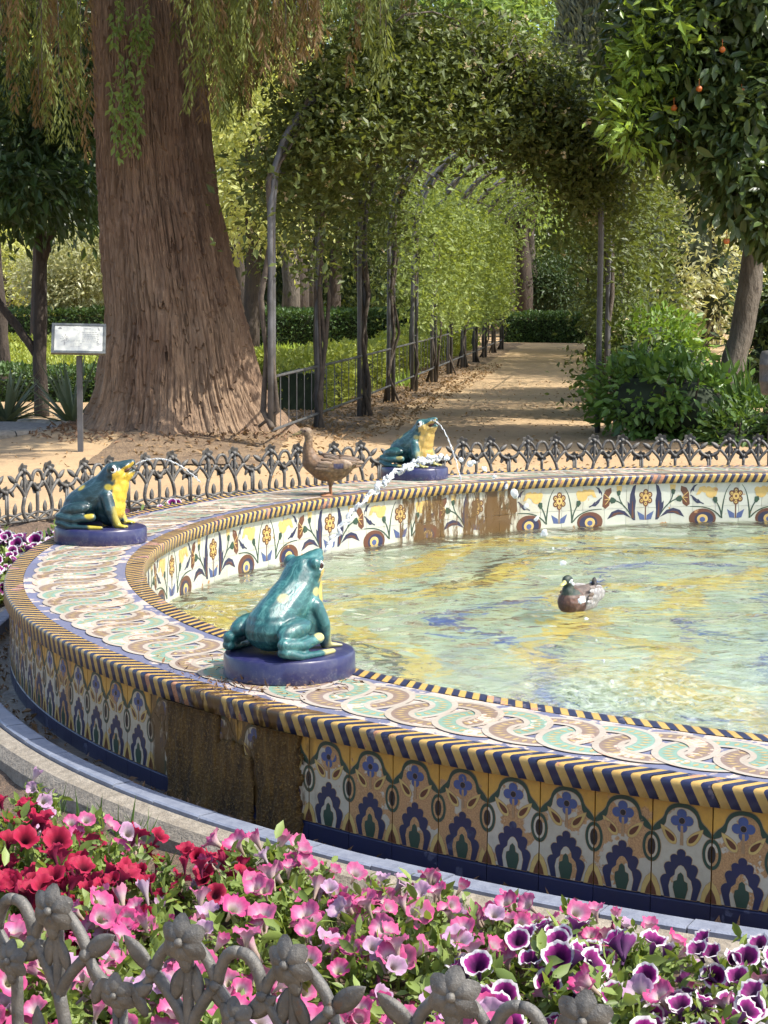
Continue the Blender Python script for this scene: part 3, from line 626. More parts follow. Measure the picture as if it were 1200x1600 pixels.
# ---------------------------------------------------------------- frogs
def frog_mesh():
    mb = MB()
    mb.ell((-.085, 0, .085), (.095, .095, .075)); capsule(mb, [(-.09, 0, .095), (-.01, 0, .15), (.05, 0, .195), (.085, 0, .25)], [.085, .085, .078, .07])
    mb.ell((.06, 0, .1), (.08, .095, .10)); mb.ell((.085, 0, .15), (.06, .075, .10), rot=Matrix.Rotation(R(12), 3, 'Y')); mb.ell((.12, 0, .19), (.034, .052, .075), rot=Matrix.Rotation(R(14), 3, 'Y'))
    # head with open jaws
    mb.ell((.09, 0, .262), (.062, .078, .046), rot=Matrix.Rotation(R(-28), 3, 'Y'))
    capsule(mb, [(.095, 0, .278), (.14, 0, .302), (.172, 0, .318)], [.048, .034, .02], .8); mb.ell((.13, 0, .292), (.05, .05, .018), rot=Matrix.Rotation(R(-28), 3, 'Y'))
    capsule(mb, [(.105, 0, .225), (.145, 0, .252), (.178, 0, .276)], [.05, .034, .015], .6); mb.ell((.14, 0, .248), (.048, .045, .013), rot=Matrix.Rotation(R(-36), 3, 'Y'))
    for s in (-1, 1):
        mb.ell((.086, s * .054, .291), (.028, .024, .027))    # brow round the eye
        mb.ell((.068, s * .064, .20), (.013, .01, .025), rot=Matrix.Rotation(R(20), 3, 'Y'))   # ear patch
        mb.ell((-.062, s * .034, .174), (.042, .017, .02), rot=Matrix.Rotation(R(-35), 3, 'Y'))
        # thigh, shank folded beside it and the long foot
        mb.ell((-.088, s * .102, .092), (.084, .04, .036), rot=Matrix.Rotation(R(-10), 3, 'Y'))
        capsule(mb, [(-.165, s * .118, .056), (-.09, s * .138, .046), (.0, s * .135, .058)], [.024, .023, .022], .9)
        capsule(mb, [(-.165, s * .12, .03), (-.11, s * .15, .012), (-.02, s * .16, .011), (.05, s * .158, .009)], [.024, .016, .015, .012], .8)
        # foreleg and toes
        capsule(mb, [(.06, s * .07, .15), (.078, s * .09, .09), (.098, s * .082, .04), (.115, s * .078, .014)], [.034, .03, .026, .02])
        for d in (-.028, 0, .026): capsule(mb, [(.115, s * .085, .012), (.165 - abs(d) * .3, s * .085 + d, .008)], [.013, .007], .8)
    return remesh(mb, .0042, 7, 'frog_body')
fbm = frog_mesh()
def frog_cols(back, spot, belly):
    def fn(c):
        x, y, z = c[:, 0], c[:, 1], c[:, 2]; o = np.tile(np.array(back), (len(c), 1)); ay = np.abs(y)
        fr = x - (.075 + .35 * (z - .2) * (z > .2)) + .01 * vnoise(x * 60, y * 60, z * 60)
        k = sm(fr, .0, .02) * (ay < .075) * sm(z, .28, .255) * sm(z, .03, .06)
        o = o * (1 - k[:, None]) + np.array(belly) * k[:, None]
        jaw = ((np.abs((z - .262) - (x - .11) * .62 - .0) < .016) & (x > .09) & (ay > .012)).astype(float) * .9
        o = o * (1 - jaw[:, None]) + np.array(belly) * .9 * jaw[:, None]
        for px, py, pz, r in ((.068, .066, .20, .026), (-.062, .034, .184, .034), (.02, .158, .012, .045), (.15, .085, .01, .045), (-.01, .15, .07, .03)):
            d = np.sqrt(((x - px) / 1.) ** 2 + ((ay - py) / .7) ** 2 + ((z - pz) / .8) ** 2); k = sm(d, r, r * .6)[:, None]
            o = o * (1 - k) + np.array(spot) * k
        arm = sm(x, .085, .11) * (ay > .06) * (z < .11); o = o * (1 - .75 * arm[:, None]) + np.array(spot) * .75 * arm[:, None]
        return o
    return fn
def frog_mat(name, lo, hi):
    t = NT(name); c = t.attr('col', 'Color'); v = t.coord()
    n1 = t.noise(v, 46, 5, .75, (.28, 1, .42), dist=.8); n2 = t.noise(v, 14, 3)
    yl = t.step(t.n('SeparateColor', {0: c}).outputs[0], .2, .06); c0 = c; c = t.mix(t.math('MULTIPLY', t.step(n1, .5, .68), yl), c, t.mix(.75, c, hi)); c = t.mix(t.math('MULTIPLY', t.step(n1, .5, .34), t.math('MULTIPLY', yl, .8)), c, t.mix(.75, c0, lo)); c = t.mix(t.math('MULTIPLY', t.step(n2, .5, .7), .25), c, t.mix(1., c, (.5, .4, .25), 'MULTIPLY'))
    t.P('Base Color', c); t.P('Roughness', .36); t.P('Coat Weight', .18); t.P('Coat Roughness', .1); t.bump(n1, .5, .006); return t.m
t = NT('cobalt base glaze'); v = t.coord(); n1 = t.noise(v, 22, 5, .7); z_ = t.n('SeparateXYZ', {0: v}).outputs[2]
n2 = t.noise(v, 90, 4, .75); c = t.mix(t.step(n1, .42, .7), (.017, .018, .07), (.04, .042, .085)); c = t.mix(t.math('MULTIPLY', t.step(t.math('ADD', n2, t.math('MULTIPLY', t.math('SUBTRACT', .05, z_), 3.)), .62, .8), .6), c, (.16, .15, .16)); t.P('Base Color', c); t.P('Roughness', .3); t.bump(n1, .25, .004); M['cobalt'] = t.m
M['eyew'] = mat('eye white glaze', (.75, .74, .68), rough=.15); M['eyeb'] = mat('eye dark glaze', (.03, .012, .01), rough=.1)
M['mouth'] = mat('dark red mouth', (.05, .012, .008), rough=.5)
def frog(label, loc, deg, back, spot, belly, lo, hi, size=.95):
    o = thing('frog_statue', label, 'frog statue', loc, R(deg), 'glazed frogs spouting round the fountain')
    mb = MB(); k = 48; prof = [(.0, .075), (.192, .075), (.207, .071), (.212, .064), (.214, .006), (.21, 0)]
    vs = []
    for i in range(k):
        a = 2 * math.pi * i / k; vs += [(r * math.cos(a) * 1.02, r * math.sin(a) * (.93), z) for r, z in prof[1:]]
    m5 = len(prof) - 1; fs = [(i * m5 + j, ((i + 1) % k) * m5 + j, ((i + 1) % k) * m5 + j + 1, i * m5 + j + 1)[::-1] for i in range(k) for j in range(m5 - 1)]
    fs.append(tuple(i * m5 for i in range(k))); mb.add(vs, fs); pm_ = mb.mesh('plinth', M['cobalt'], True); pm_.set_sharp_from_angle(angle=R(35)); link('plinth', pm_, o)
    m = fbm.copy(); m.materials.clear(); m.materials.append(frog_mat('frog glaze', lo, hi)); paint(m, frog_cols(back, spot, belly))
    b = link('body', m, o, (-.012, 0, .073), scale=size)
    for s in (-1, 1):
        rot = Matrix.Rotation(R(s * 14), 3, 'Z')
        mb = MB(); mb.ell((.0895, s * .065, .287), (.0215, .012, .0215), rot=rot, n=16, k=10); e = link('eye', mb.mesh('eye', M['eyew'], True), b)
        mb = MB(); mb.ell((.0915, s * .0742, .288), (.0115, .005, .0115), rot=rot, n=12, k=8); link('pupil', mb.mesh('pupil', M['eyeb'], True), e)
    mb = MB(); mb.ell((.135, 0, .272), (.045, .036, .012), rot=Matrix.Rotation(R(-32), 3, 'Y')); link('mouth', mb.mesh('mouth', M['mouth'], True), b)
    return o
Y1 = (.5, .33, .025)
frog('glazed dark blue green frog with yellow belly, at the left of the rim facing right', pol(4.125, 174.4, .4), -4, (.007, .03, .035), (.36, .29, .03), Y1, (.003, .012, .016), (.05, .1, .12))
frog('large teal glazed frog seen from behind on the wet stained near rim', pol(4.03, -139.5, .4), 54, (.012, .078, .08), (.36, .33, .13), (.42, .3, .07), (.006, .032, .038), (.09, .24, .22), .91)
frog('small teal frog with ochre belly on the far rim beside the brown duck', pol(4.29, 127.0, .4), -34, (.011, .065, .066), (.3, .27, .09), (.42, .28, .07), (.005, .024, .028), (.15, .26, .25))
jet('thick broken jet of water spouting from the near teal frog across the pool', (-.185, 5.945, .765), (.76, .65), 1.117, 1.163, 1.38, .0115, .36, 18, 4)
jet('thin curved jet of water from the mouth of the left dark frog', (-1.165, 8.79, .765), (.99, -.08), .55, 2.6, .62, .0035, .5, 9, 6)
jet('thin trickle of water falling from the mouth of the far frog', (.275, 11.75, .765), (.78, -.62), .4, 7., .36, .0045, .85, 5, 9)

# ---------------------------------------------------------------- ducks
def duck_mat(name):
    t = NT(name); c = t.attr('col', 'Color'); v = t.coord(); n1 = t.noise(v, 60, 4, .7, (.5, 1, 1)); wv = t.n('TexVoronoi', {'Vector': v, 'Scale': 55}).outputs[0]
    c = t.mix(t.math('MULTIPLY', t.step(wv, .2, .6), .55), c, t.mix(.75, c, (.02, .012, .008), 'MULTIPLY')); c = t.mix(t.math('MULTIPLY', t.step(n1, .5, .7), .4), c, t.mix(.25, c, (.5, .38, .25)))
    t.P('Base Color', c); t.P('Roughness', .6); t.bump(t.math('ADD', wv, n1), .4, .006); return t.m
M['duck'] = duck_mat('duck plumage'); M['bill'] = mat('olive bill', (.2, .15, .05), (.12, .09, .04), 30, .4); M['bill_y'] = mat('yellow green bill', (.45, .42, .14), rough=.35)
M['legs'] = mat('orange brown webbed feet', (.22, .09, .035), rough=.6)
M['feather_a'] = mat('brown feather', (.12, .072, .04), (.075, .045, .025), 60, .6, .3); M['feather_b'] = mat('dark feather', (.06, .04, .028), (.1, .065, .04), 60, .6, .3); M['feather_c'] = mat('buff edged feather', (.21, .145, .095), (.12, .08, .05), 60, .6, .3)
M['feather_d'] = mat('grey feather', (.2, .19, .18), (.27, .26, .25), 60, .6, .3); M['feather_e'] = mat('grey brown feather', (.13, .1, .08), (.19, .16, .14), 60, .6, .3)
def duck(label, loc, rz, male):
    o = thing('duck', label, 'duck', loc, R(rz)); mb = MB()
    if not male:                                             # standing hen, body along +x, upright neck
        H = .07
        capsule(mb, [(.085, 0, H + .115), (.03, 0, H + .085), (-.05, 0, H + .07), (-.115, 0, H + .085)], [.052, .068, .062, .03]); mb.ell((-.03, 0, H + .07), (.11, .068, .062), rot=Matrix.Rotation(R(10), 3, 'Y'))
        capsule(mb, [(.085, 0, H + .12), (.105, 0, H + .19), (.098, 0, H + .245), (.103, 0, H + .282)], [.05, .029, .022, .024]); mb.ell((.113, 0, H + .288), (.036, .024, .026))
        capsule(mb, [(-.11, 0, H + .085), (-.185, 0, H + .095)], [.032, .01], .45)
        for s in (-1, 1): mb.ell((-.035, s * .056, H + .1), (.105, .018, .04), rot=Matrix.Rotation(R(4), 3, 'Y')); mb.ell((-.13, s * .03, H + .112), (.07, .012, .016), rot=Matrix.Rotation(R(3), 3, 'Y'))
        for s in (-1, 1): capsule(mb, [(-.02, s * .03, H + .03), (-.018, s * .03, H - .015)], [.024, .01])
    else:                                                    # drake afloat
        H = -.035
        mb.ell((.0, 0, H + .06), (.155, .085, .06)); capsule(mb, [(.11, 0, H + .075), (.05, 0, H + .08), (-.05, 0, H + .085), (-.12, 0, H + .095)], [.062, .07, .062, .035])
        capsule(mb, [(.11, 0, H + .085), (.125, 0, H + .13), (.112, 0, H + .165), (.118, 0, H + .185)], [.05, .032, .027, .029]); mb.ell((.13, 0, H + .192), (.038, .026, .029))
        capsule(mb, [(-.12, 0, H + .1), (-.2, 0, H + .115)], [.034, .012], .5); mb.ell((-.165, 0, H + .15), (.02, .012, .024))
        for s in (-1, 1): mb.ell((-.05, s * .068, H + .1), (.11, .02, .042)); mb.ell((-.15, s * .022, H + .125), (.06, .014, .016))
    m = remesh(mb, .006, 3, 'duck_body'); m.materials.append(M['duck'])
    def hen(c):
        x, y, z = c[:, 0], c[:, 1], c[:, 2]; o_ = np.tile(np.array((.15, .082, .036)), (len(c), 1))
        hd = sm(z, .28, .33); o_ = o_ * (1 - hd[:, None]) + np.array((.19, .125, .07)) * hd[:, None]
        wing = ((np.abs(y) > .05) & (x < .06) & (z > .14)).astype(float)[:, None]; o_ = o_ * (1 - .5 * wing) + np.array((.2, .13, .08)) * .5 * wing
        spc = ((np.abs(y) > .045) & (x > -.085) & (x < -.03) & (np.abs(z - .17) < .014)).astype(float)[:, None]; o_ = o_ * (1 - spc) + np.array((.02, .02, .07)) * spc
        pale = ((x < -.09) & (z > .17)).astype(float)[:, None]; o_ = o_ * (1 - .6 * pale) + np.array((.34, .25, .17)) * .6 * pale
        eye = ((np.hypot(x - .12, z - .36) < .02) & (np.abs(z - .361) < .004)).astype(float)[:, None]; return o_ * (1 - eye) + np.array((.06, .04, .03)) * eye
    def drake(c):
        x, y, z = c[:, 0], c[:, 1], c[:, 2]; o_ = np.tile(np.array((.27, .26, .25)), (len(c), 1))
        br = (x > .06)[:, None]; o_ = np.where(br, np.array((.085, .035, .02)), o_); nk = ((z > .082) & (x > .07))[:, None]; o_ = np.where(nk, np.array((.012, .03, .018)), o_)
        bk = ((z > .07) & (x < .06) & (np.abs(y) < .075))[:, None]; o_ = np.where(bk, np.array((.11, .08, .062)), o_)
        tl = ((x < -.13) & (z > .055))[:, None]; o_ = np.where(tl, np.array((.02, .018, .018)), o_); wt = ((np.abs(np.abs(y) - .055) < .02) & (np.abs(x - .075) < .018) & (z < .075) & (z > .04))[:, None]; return np.where(wt, np.array((.75, .73, .68)), o_)
    paint(m, drake if male else hen); b = link('body', m, o)
    for s in (-1, 1):                                       # folded wing of overlapping feathers
        mb = MB(); z0 = H + (.098 if male else .105); yw = .082 if male else .072
        for row, (cnt, L, x0, dz) in enumerate(((5, .085, .035, .012), (6, .09, .0, .002), (6, .11, -.05, .004), (4, .13, -.085, .012))):
            for q in range(cnt):
                f = q / (cnt - 1) - .5; rot = Matrix.Rotation(R(-6 - 10 * f), 3, 'Y') @ Matrix.Rotation(R(s * (6 + row * 2)), 3, 'Z')
                mb.ell((x0 - .012 * q, s * (yw - .006 * row - .012 * max(0, f) * 2), z0 + dz + f * (.062 - .008 * row)), (L * .5, .0045, .0125), (row + q) % 3, rot, n=10, k=6)
        link('wing', mb.mesh('wing', [M['feather_a'], M['feather_b'], M['feather_c']] if not male else [M['feather_d'], M['feather_e'], M['feather_b']], True), o)
    hz = H + (.192 if male else .288); hx = .16 if male else .145
    mb = MB(); mb.ell((hx + .012, 0, hz - .012), (.034, .013, .008), rot=Matrix.Rotation(R(14), 3, 'Y')); mb.ell((hx - .004, 0, hz - .005), (.018, .013, .012)); link('bill', mb.mesh('bill', M['bill_y' if male else 'bill'], True), o)
    for s in (-1, 1): mb = MB(); mb.ell((hx - .026, s * .0225, hz + .006), (.005, .003, .005), n=8, k=6); link('eye', mb.mesh('eye', M['eyeb'], True), o)
    if not male:
        for s in (-1, 1):
            mb = MB(); mb.tube([(-.018, s * .03, .06), (-.022, s * .03, .008)], .0065); mb.add([(-.03, s * .03 - .008, .002), (.03, s * .03 - .028, .002), (.036, s * .03, .004), (.03, s * .03 + .028, .002), (-.03, s * .03 + .008, .002), (-.018, s * .03, .014)], [(0, 1, 2, 5), (5, 2, 3, 4), (0, 5, 4)])
            link('leg', mb.mesh('leg', M['legs']), o)
    return o
duck('brown speckled hen duck standing on the far rim facing left', (-.33, 10.82, .4), 186, False).scale = (1.06, 1.2, 1.03)
duck('drake with dark green head and grey flanks swimming in the pool', (.93, 8.87, .085), 236, True).scale = (.92,) * 3

# ---------------------------------------------------------------- cast iron fences
FR, NP = 6.06, 72; PA = 360 / NP; PL = 2 * math.pi * FR / NP
def blossom_mesh(s=1.):
    mb = MB()
    for k in range(6):                                      # cupped petals with a raised midrib
        a = R(60 * k + 30); vs = []; fs = []; nu, nv = 7, 7
        for side in (0, 1):
            for iu in range(nu):
                u = iu / (nu - 1); wd = .0185 * math.sin(math.pi * (.12 + .83 * u)) ** .7
                for iv in range(nv):
                    v = iv / (nv - 1) * 2 - 1; r_ = .006 + .041 * u; q = v * wd; y = -.016 + .012 * u ** 1.4 - .006 * (1 - v * v) * math.sin(math.pi * min(1, u + .12)) - .0028 * math.exp(-(v / .16) ** 2) * (1 - u) + (.008 * side * (1 - .75 * v * v) * math.sin(math.pi * (.1 + .88 * u)))
                    vs.append(((r_ * math.cos(a) - q * math.sin(a)) * s, y * s, (r_ * math.sin(a) + q * math.cos(a)) * s))
        for side in (0, 1):
            for iu in range(nu - 1):
                for iv in range(nv - 1): b = side * nu * nv + iu * nv + iv; f = (b, b + 1, b + nv + 1, b + nv); fs.append(f if side else f[::-1])
        mb.add(vs, fs)
    mb.ell((0, -.021 * s, 0), (.0085 * s,) * 3, n=10, k=6); mb.tube([(0, -.018 * s, 0), (0, .008, -.0), (0, .012, -.012)], [.018 * s, .016 * s, .011 * s], n=10)
    mb.ell((0, -.004, -.03 * s), (.014 * s, .011 * s, .026 * s), n=10, k=6)
    return mb.mesh('iron_blossom', M['iron'], True)
def ileaf_mesh(L=.078):
    mb = MB(); k = 9; vs = []; fs = []
    for i in range(k + 1):
        f = i / k; wd = .0165 * math.sin(math.pi * min(1, f * .93 + .07)) ** .8 + .001; th = .007 * math.sin(math.pi * (f * .9 + .08)) + .001
        z = L * f; vs += [(-wd, 0, z), (-wd * .4, -th * .75, z), (0, -th * .55, z), (wd * .4, -th * .75, z), (wd, 0, z), (0, th, z)]
    for i in range(k):
        for j in range(6): a, b = i * 6 + j, i * 6 + (j + 1) % 6; fs.append((a, b, b + 6, a + 6))
    fs.append(tuple(range(5, -1, -1))); fs.append(tuple(range(k * 6, k * 6 + 6))); mb.add(vs, fs); return mb.mesh('iron_leaf', M['iron'], True)
bl1, bl2, il = blossom_mesh(1.05), blossom_mesh(.86), ileaf_mesh()
T1, T2, MID = .29 * PL, .71 * PL, .5 * PL
def b2(*P, n=8): return [(p[0], 0, p[1]) for p in bez(*P, n=n)]
def panel_mesh():
    mb = MB(); r = .0115
    for xt, s in ((T1, 1), (T2, -1)):                        # two stems forked into a Y
        mb.tube(b2((xt + s * .03, 0.0), (xt - s * .045, .07), (xt - s * .01, .11), (xt, .17)), [r * 1.1] * 9); mb.tube(b2((xt, .16), (xt + .002, .23), (xt, .30)), r * .95)
        mb.tube(b2((xt, .158), (xt - s * .012, .2), (xt - s * .075, .255), n=6), [r] * 7); mb.tube(b2((xt, .158), (xt + s * .02, .21), (xt + s * .062, .258), n=6), [r] * 7)
        xn = xt - s * .075; mb.ell((xn, -.006, .258), (.0125, .014, .0125), n=10, k=6); mb.tube(b2((xn, .258), (xn + s * .012, .3), (xt - s * .02, .325), n=6), [r * .95] * 7)    # node and bow to the blossom
        mb.tube(b2((xn, .258), (xn - s * .012, .22), (s * .0 + (0.012 if s > 0 else PL - .012), .205), n=6), [r * .9] * 7)
        xm = xt + s * .062; mb.ell((xm, -.005, .258), (.0115, .013, .0115), n=10, k=6); mb.tube(b2((xm, .258), (MID - s * .035, .33), (MID, .325), n=7), [r] * 8); mb.tube(b2((xm, .258), (xt + s * .05, .3), (xt + s * .015, .325), n=6), [r * .9] * 7)
        mb.tube(b2((xm, .258), (MID - s * .02, .225), (MID, .2), n=6), [r * .85] * 7)
        xp = .0085 if s > 0 else PL - .0085; mb.tube([(xp, 0, 0), (xp, 0, .2)], [.0085, .008], n=6)     # half post, butted against the next panel
    mb.tube(b2((MID + .02, 0), (MID - .01, .07), (MID + .005, .12), (MID, .19)), r)
    mb.tube([(0.004, 0, .012), (PL - .004, 0, .012)], .0085, n=6)
    for k in range(4):                                      # crossing sprigs along the foot
        x = PL * (k + .5) / 4; mb.tube(b2((x - .06, .012), (x - .02, .05), (x + .055, .062), n=5), r * .8, n=6); mb.tube(b2((x + .06, .012), (x + .02, .05), (x - .055, .062), n=5), r * .8, n=6)
    return mb.mesh('panel', M['iron'], True)
pm = panel_mesh()
LV = [(T1 - .075, .258, 50, 1.), (T2 + .075, .258, -50, 1.), (T1 - .09, .17, 28, .8), (T2 + .09, .17, -28, .8), (MID - .015, .215, 55, .95), (MID + .015, .215, -55, .95), (T1 + .025, .215, 12, .85), (T2 - .025, .215, -12, .85), (T1 - .03, .215, -20, .85), (T2 + .03, .215, 20, .85), (.02, .2, -62, .85), (PL - .02, .2, 62, .85)] + [(PL * (k + .5) / 4, .045, 0, 1.05) for k in range(4)]
LV = [(x, z, a, s * 1.08) for x, z, a, s in LV]
fence = thing('iron_fence', 'low grey cast iron fence of flower stems ringing the flower bed and fountain', 'fence', (CX, CY, 0))
random.seed(3)
ofull = None
for k in range(NP):
    a = (-122.4 + k * PA + 180) % 360 - 180; mid = a + PA / 2; p = pol(FR, a); d = abs((mid + 180) % 360 - 180)
    full = (-140 < mid < -102) or (mid % 360 > 80 and mid % 360 < 172)
    # panel x axis runs along the chord, its front (-y) faces out of the ring
    o = link('panel', pm, fence, (FR * math.cos(R(a)), FR * math.sin(R(a)), .125 if mid < -90 and mid > -150 else .108), (0, 0, R(a + PA / 2 + 90)))
    o.rotation_euler[1] = random.uniform(-.006, .006)
    if full:
        for x, z, m in ((T1, .33, bl1), (T2, .33, bl1), (MID, .21, bl2), (.003, .205, bl2)): link('iron_blossom', m, o, (x, -.006, z), (random.uniform(-.2, .1), random.uniform(-.3, .3), random.uniform(-.12, .12)))
        for x, z, an, s in LV: link('iron_leaf', il, o, (x, -.004, z), (random.uniform(-.1, .12), R(-an) + random.uniform(-.08, .08), 0), s)

# ---------------------------------------------------------------- petunias
def pet_mesh(seed, wilt=0.):
    r_ = np.random.default_rng(seed); n = 30; V = []; rad = []
    prof = [(.003, -.05, 0), (.0048, -.036, .04), (.0072, -.021, .1), (.0125, -.009, .28), (.0205, .0, .54), (.028, .006, .8), (.034, .007, 1.)]
    ph = r_.uniform(0, 6.28, 3)
    for i, (r0, z, f) in enumerate(prof):
        for j in range(n):
            a = 2 * math.pi * j / n; lobe = 1 - .10 * f ** 2 * abs(math.cos(2.5 * a)) ** 6 + .05 * f * math.sin(a + ph[0]); ruf = f ** 2 * (.0032 * math.sin(10 * a + ph[1]) + .005 * math.sin(3 * a + ph[2]) + .0016 * math.sin(14 * a + ph[0]))
            rr = r0 * lobe * (1 - wilt * f * .5); V.append((rr * math.cos(a), rr * math.sin(a), z + ruf + wilt * f * .016)); rad.append(f)
    F = [(i * n + j, (i + 1) * n + j, (i + 1) * n + (j + 1) % n, i * n + (j + 1) % n) for i in range(len(prof) - 1) for j in range(n)]
    m = bpy.data.meshes.new('blossom'); m.from_pydata(V, [], F); a = m.attributes.new('rad', 'FLOAT', 'POINT'); a.data.foreach_set('value', rad)
    m.polygons.foreach_set('use_smooth', [True] * len(F)); m.update(); return m
def pet_mat(name, stops, tube, rv=.12):
    t = NT(name); f = t.attr('rad'); v = t.coord(); an = t.n('SeparateXYZ', {0: v}); th = t.math('ARCTAN2', an.outputs[1], an.outputs[0])
    vein = t.math('MULTIPLY', t.math('POWER', t.math('ABSOLUTE', t.math('COSINE', t.math('MULTIPLY', th, 2.5))), 14.), .35)
    ff = t.math('ADD', f, t.math('MULTIPLY', t.math('SUBTRACT', t.noise(v, 120, 3), .5), .22)); r = t.n('ValToRGB', {0: ff}); cr = r.color_ramp
    cr.elements.remove(cr.elements[1]); cr.elements[0].position = stops[0][0]; cr.elements[0].color = (*stops[0][1], 1)
    for p, c in stops[1:]: e = cr.elements.new(p); e.color = (*c, 1)
    c = r.outputs[0]; c = t.mix(t.math('MULTIPLY', t.math('MULTIPLY', vein, f), .5), c, t.mix(1., c, (.55, .3, .5), 'MULTIPLY'))
    c = t.mix(t.math('MULTIPLY', t.rand(), rv), c, (.42, .27, .36)); back = t.n('NewGeometry').outputs['Backfacing']; c = t.mix(t.math('MULTIPLY', back, .45), c, tube)
    t.P('Base Color', c); t.P('Roughness', .6); t.P('Specular IOR Level', .2); t.P('Roughness', .65)
    tr = t.n('BsdfTranslucent', {0: c}); mx = t.n('MixShader', {0: .3}); t.t.links.new(t.b.outputs[0], mx.inputs[1]); t.t.links.new(tr.outputs[0], mx.inputs[2]); t.t.links.new(mx.outputs[0], t.out.inputs[0]); return t.m
PM = {'pink': pet_mat('pink petunia', [(0, (.3, .28, .1)), (.14, (.42, .38, .26)), (.34, (.45, .31, .36)), (.52, (.43, .12, .24)), (.75, (.42, .045, .17)), (1, (.4, .04, .15))], (.42, .27, .3), .22),
      'crimson': pet_mat('crimson petunia', [(0, (.02, .002, .008)), (.25, (.12, .003, .015)), (.5, (.27, .005, .03)), (1, (.31, .009, .045))], (.2, .02, .07), .04),
      'picotee': pet_mat('white edged purple petunia', [(0, (.015, .002, .02)), (.3, (.05, .003, .05)), (.6, (.2, .008, .13)), (.74, (.25, .016, .17)), (.8, (.5, .47, .5)), (1, (.58, .56, .56))], (.13, .05, .16), .06),
      'lilac': pet_mat('pale lilac petunia', [(0, (.3, .26, .14)), (.3, (.4, .33, .37)), (.7, (.36, .2, .33)), (1, (.4, .26, .38))], (.4, .33, .4), .3)}
PB = {}
for kn, pmat in PM.items():
    PB[kn] = []
    for sd in range(5):
        m = pet_mesh(sd * 7 + len(kn), .0 if sd < 3 else (.35 if sd == 3 else .8)); m.materials.append(pmat); PB[kn].append(m)
def pet_foliage(seed):
    global rng
    rng = np.random.default_rng(seed); P = []; O = []
    for k in range(16):
        a = rng.uniform(0, 6.28); e = rng.uniform(.35, 1.5); d = np.array([math.cos(a) * math.cos(e), math.sin(a) * math.cos(e), math.sin(e)]); L = rng.uniform(.1, .2)
        for q in range(24):
            f = .2 + .8 * q / 23; p = d * L * f; p[2] += .01; P.append(p + rng.normal(size=3) * .006); O.append(d * .4 + unit(rng.normal(size=(1, 3)))[0] * .8)
    P = np.array(P); return leaves('foliage', P, .032, M['l_pet'], .46, unit(np.array(O)), .9, -.1, .2, rd=True)
PF = [pet_foliage(s) for s in range(6)]
rng = np.random.default_rng(11); random.seed(11)
POS = {}
def petunia(x, y, z, kind, nb, sc_, label, group, lod=1):
    o = thing('petunia', label, 'petunia', (x, y, z), random.uniform(0, 6.28), group, sc_)
    tag(link('foliage', random.choice(PF), o), kind='stuff')
    for k in range(nb):
        a = random.uniform(0, 6.28); e = math.acos(random.uniform(.1, 1) ** .6); L = random.uniform(.155, .215)
        d = Vector((math.cos(a) * math.sin(e), math.sin(a) * math.sin(e), math.cos(e) * 1.05)); p = d * L
        kk = kind if random.random() < .87 else ('lilac' if kind in ('pink', 'lilac') else kind)
        m = PB[kk][random.choice((0, 1, 2, 0, 1, 2, 0, 1, 2, 3, 4))]
        up = (d + Vector((random.gauss(0, .5), random.gauss(0, .5), .3))); wx = o.rotation_euler.z
        tc = Vector((-x, -y, 1.0)).normalized(); tc.rotate(Matrix.Rotation(-wx, 3, 'Z')); up = (up.normalized() + tc * .32).normalized()
        b = link('blossom', m, o, p, up.to_track_quat('Z', 'Y').to_euler(), random.uniform(.74, 1.05)); 
    return o
def inside(px, py): return True
DESC = {'pink': 'pink petunia', 'crimson': 'crimson petunia', 'picotee': 'white edged purple petunia'}
near = {}; ORD = ['first', 'second', 'third', 'fourth', 'fifth', 'sixth', 'seventh', 'eighth', 'ninth', 'tenth', 'eleventh', 'twelfth', 'thirteenth', 'fourteenth', 'fifteenth', 'sixteenth', 'seventeenth', 'eighteenth', 'nineteenth', 'twentieth']
ROWN = ['kerb row', 'second row from the kerb', 'third row from the kerb', 'fourth row from the kerb', 'fifth row from the kerb', 'fence row']
for row, (ring_r, off) in enumerate(((4.8, 0), (5.02, .5), (5.25, 0), (5.45, .5), (5.65, 0), (5.85, .5))):
    nn = int(2 * math.pi * ring_r / .188)
    for k in range(nn):
        a = (k + off) * 360 / nn - 180 + random.uniform(-.6, .6); r = ring_r + random.uniform(-.06, .06); p = pol(r, a)
        if -143.5 < a < -104:
            px = 600 + 2950 * p.x / p.y; py = 445 + 2950 * 1.4 / p.y
            if px < -90 or px > 1290: continue
            if a < -138.5 and r < 5.15: continue
            if r < 4.92 and (a < -131 or random.random() < .12): continue
            fx = a
            if px > 740 and py > 1455: kind = 'picotee'
            elif px < 385 and py < 1405: kind = 'crimson'
            else: kind = 'pink'
            if random.random() < (.28 if kind == 'picotee' else .06): kind = 'pink'
            z = float(.0 + .1 * sm(np.array(r), 5.6, 6.1)); sc_ = random.uniform(.85, 1.1) * (.92 if r < 5 else 1)
            petunia(p.x, p.y, z, kind, random.choice((11, 12, 13, 15)) + (2 if kind != 'pink' else 0), sc_, ORD[near.setdefault((row, kind), 0) % 20] + ' ' + DESC[kind] + ' from the left in the ' + ROWN[row], {'pink': 'pink petunias in the near bed', 'crimson': 'crimson petunias in the near bed', 'picotee': 'white edged purple petunias in the near bed'}[kind]); near[(row, kind)] += 1
        elif a < -176 or a > 138:
            px = 600 + 2950 * p.x / p.y
            if px < -60 or (a < 160 and a > 0 and (r > 5.3 or random.random() < .6)): continue
            kind = 'picotee' if random.random() < .95 else 'pink'; kk_ = ('far', row, kind); near.setdefault(kk_, 0)
            petunia(p.x, p.y, .02, kind, random.choice((16, 18, 20)), random.uniform(1., 1.25), ORD[near[kk_] % 20] + ' ' + DESC[kind] + ' behind the left rim, ' + ROWN[row], 'petunias in the far bed'); near[kk_] += 1
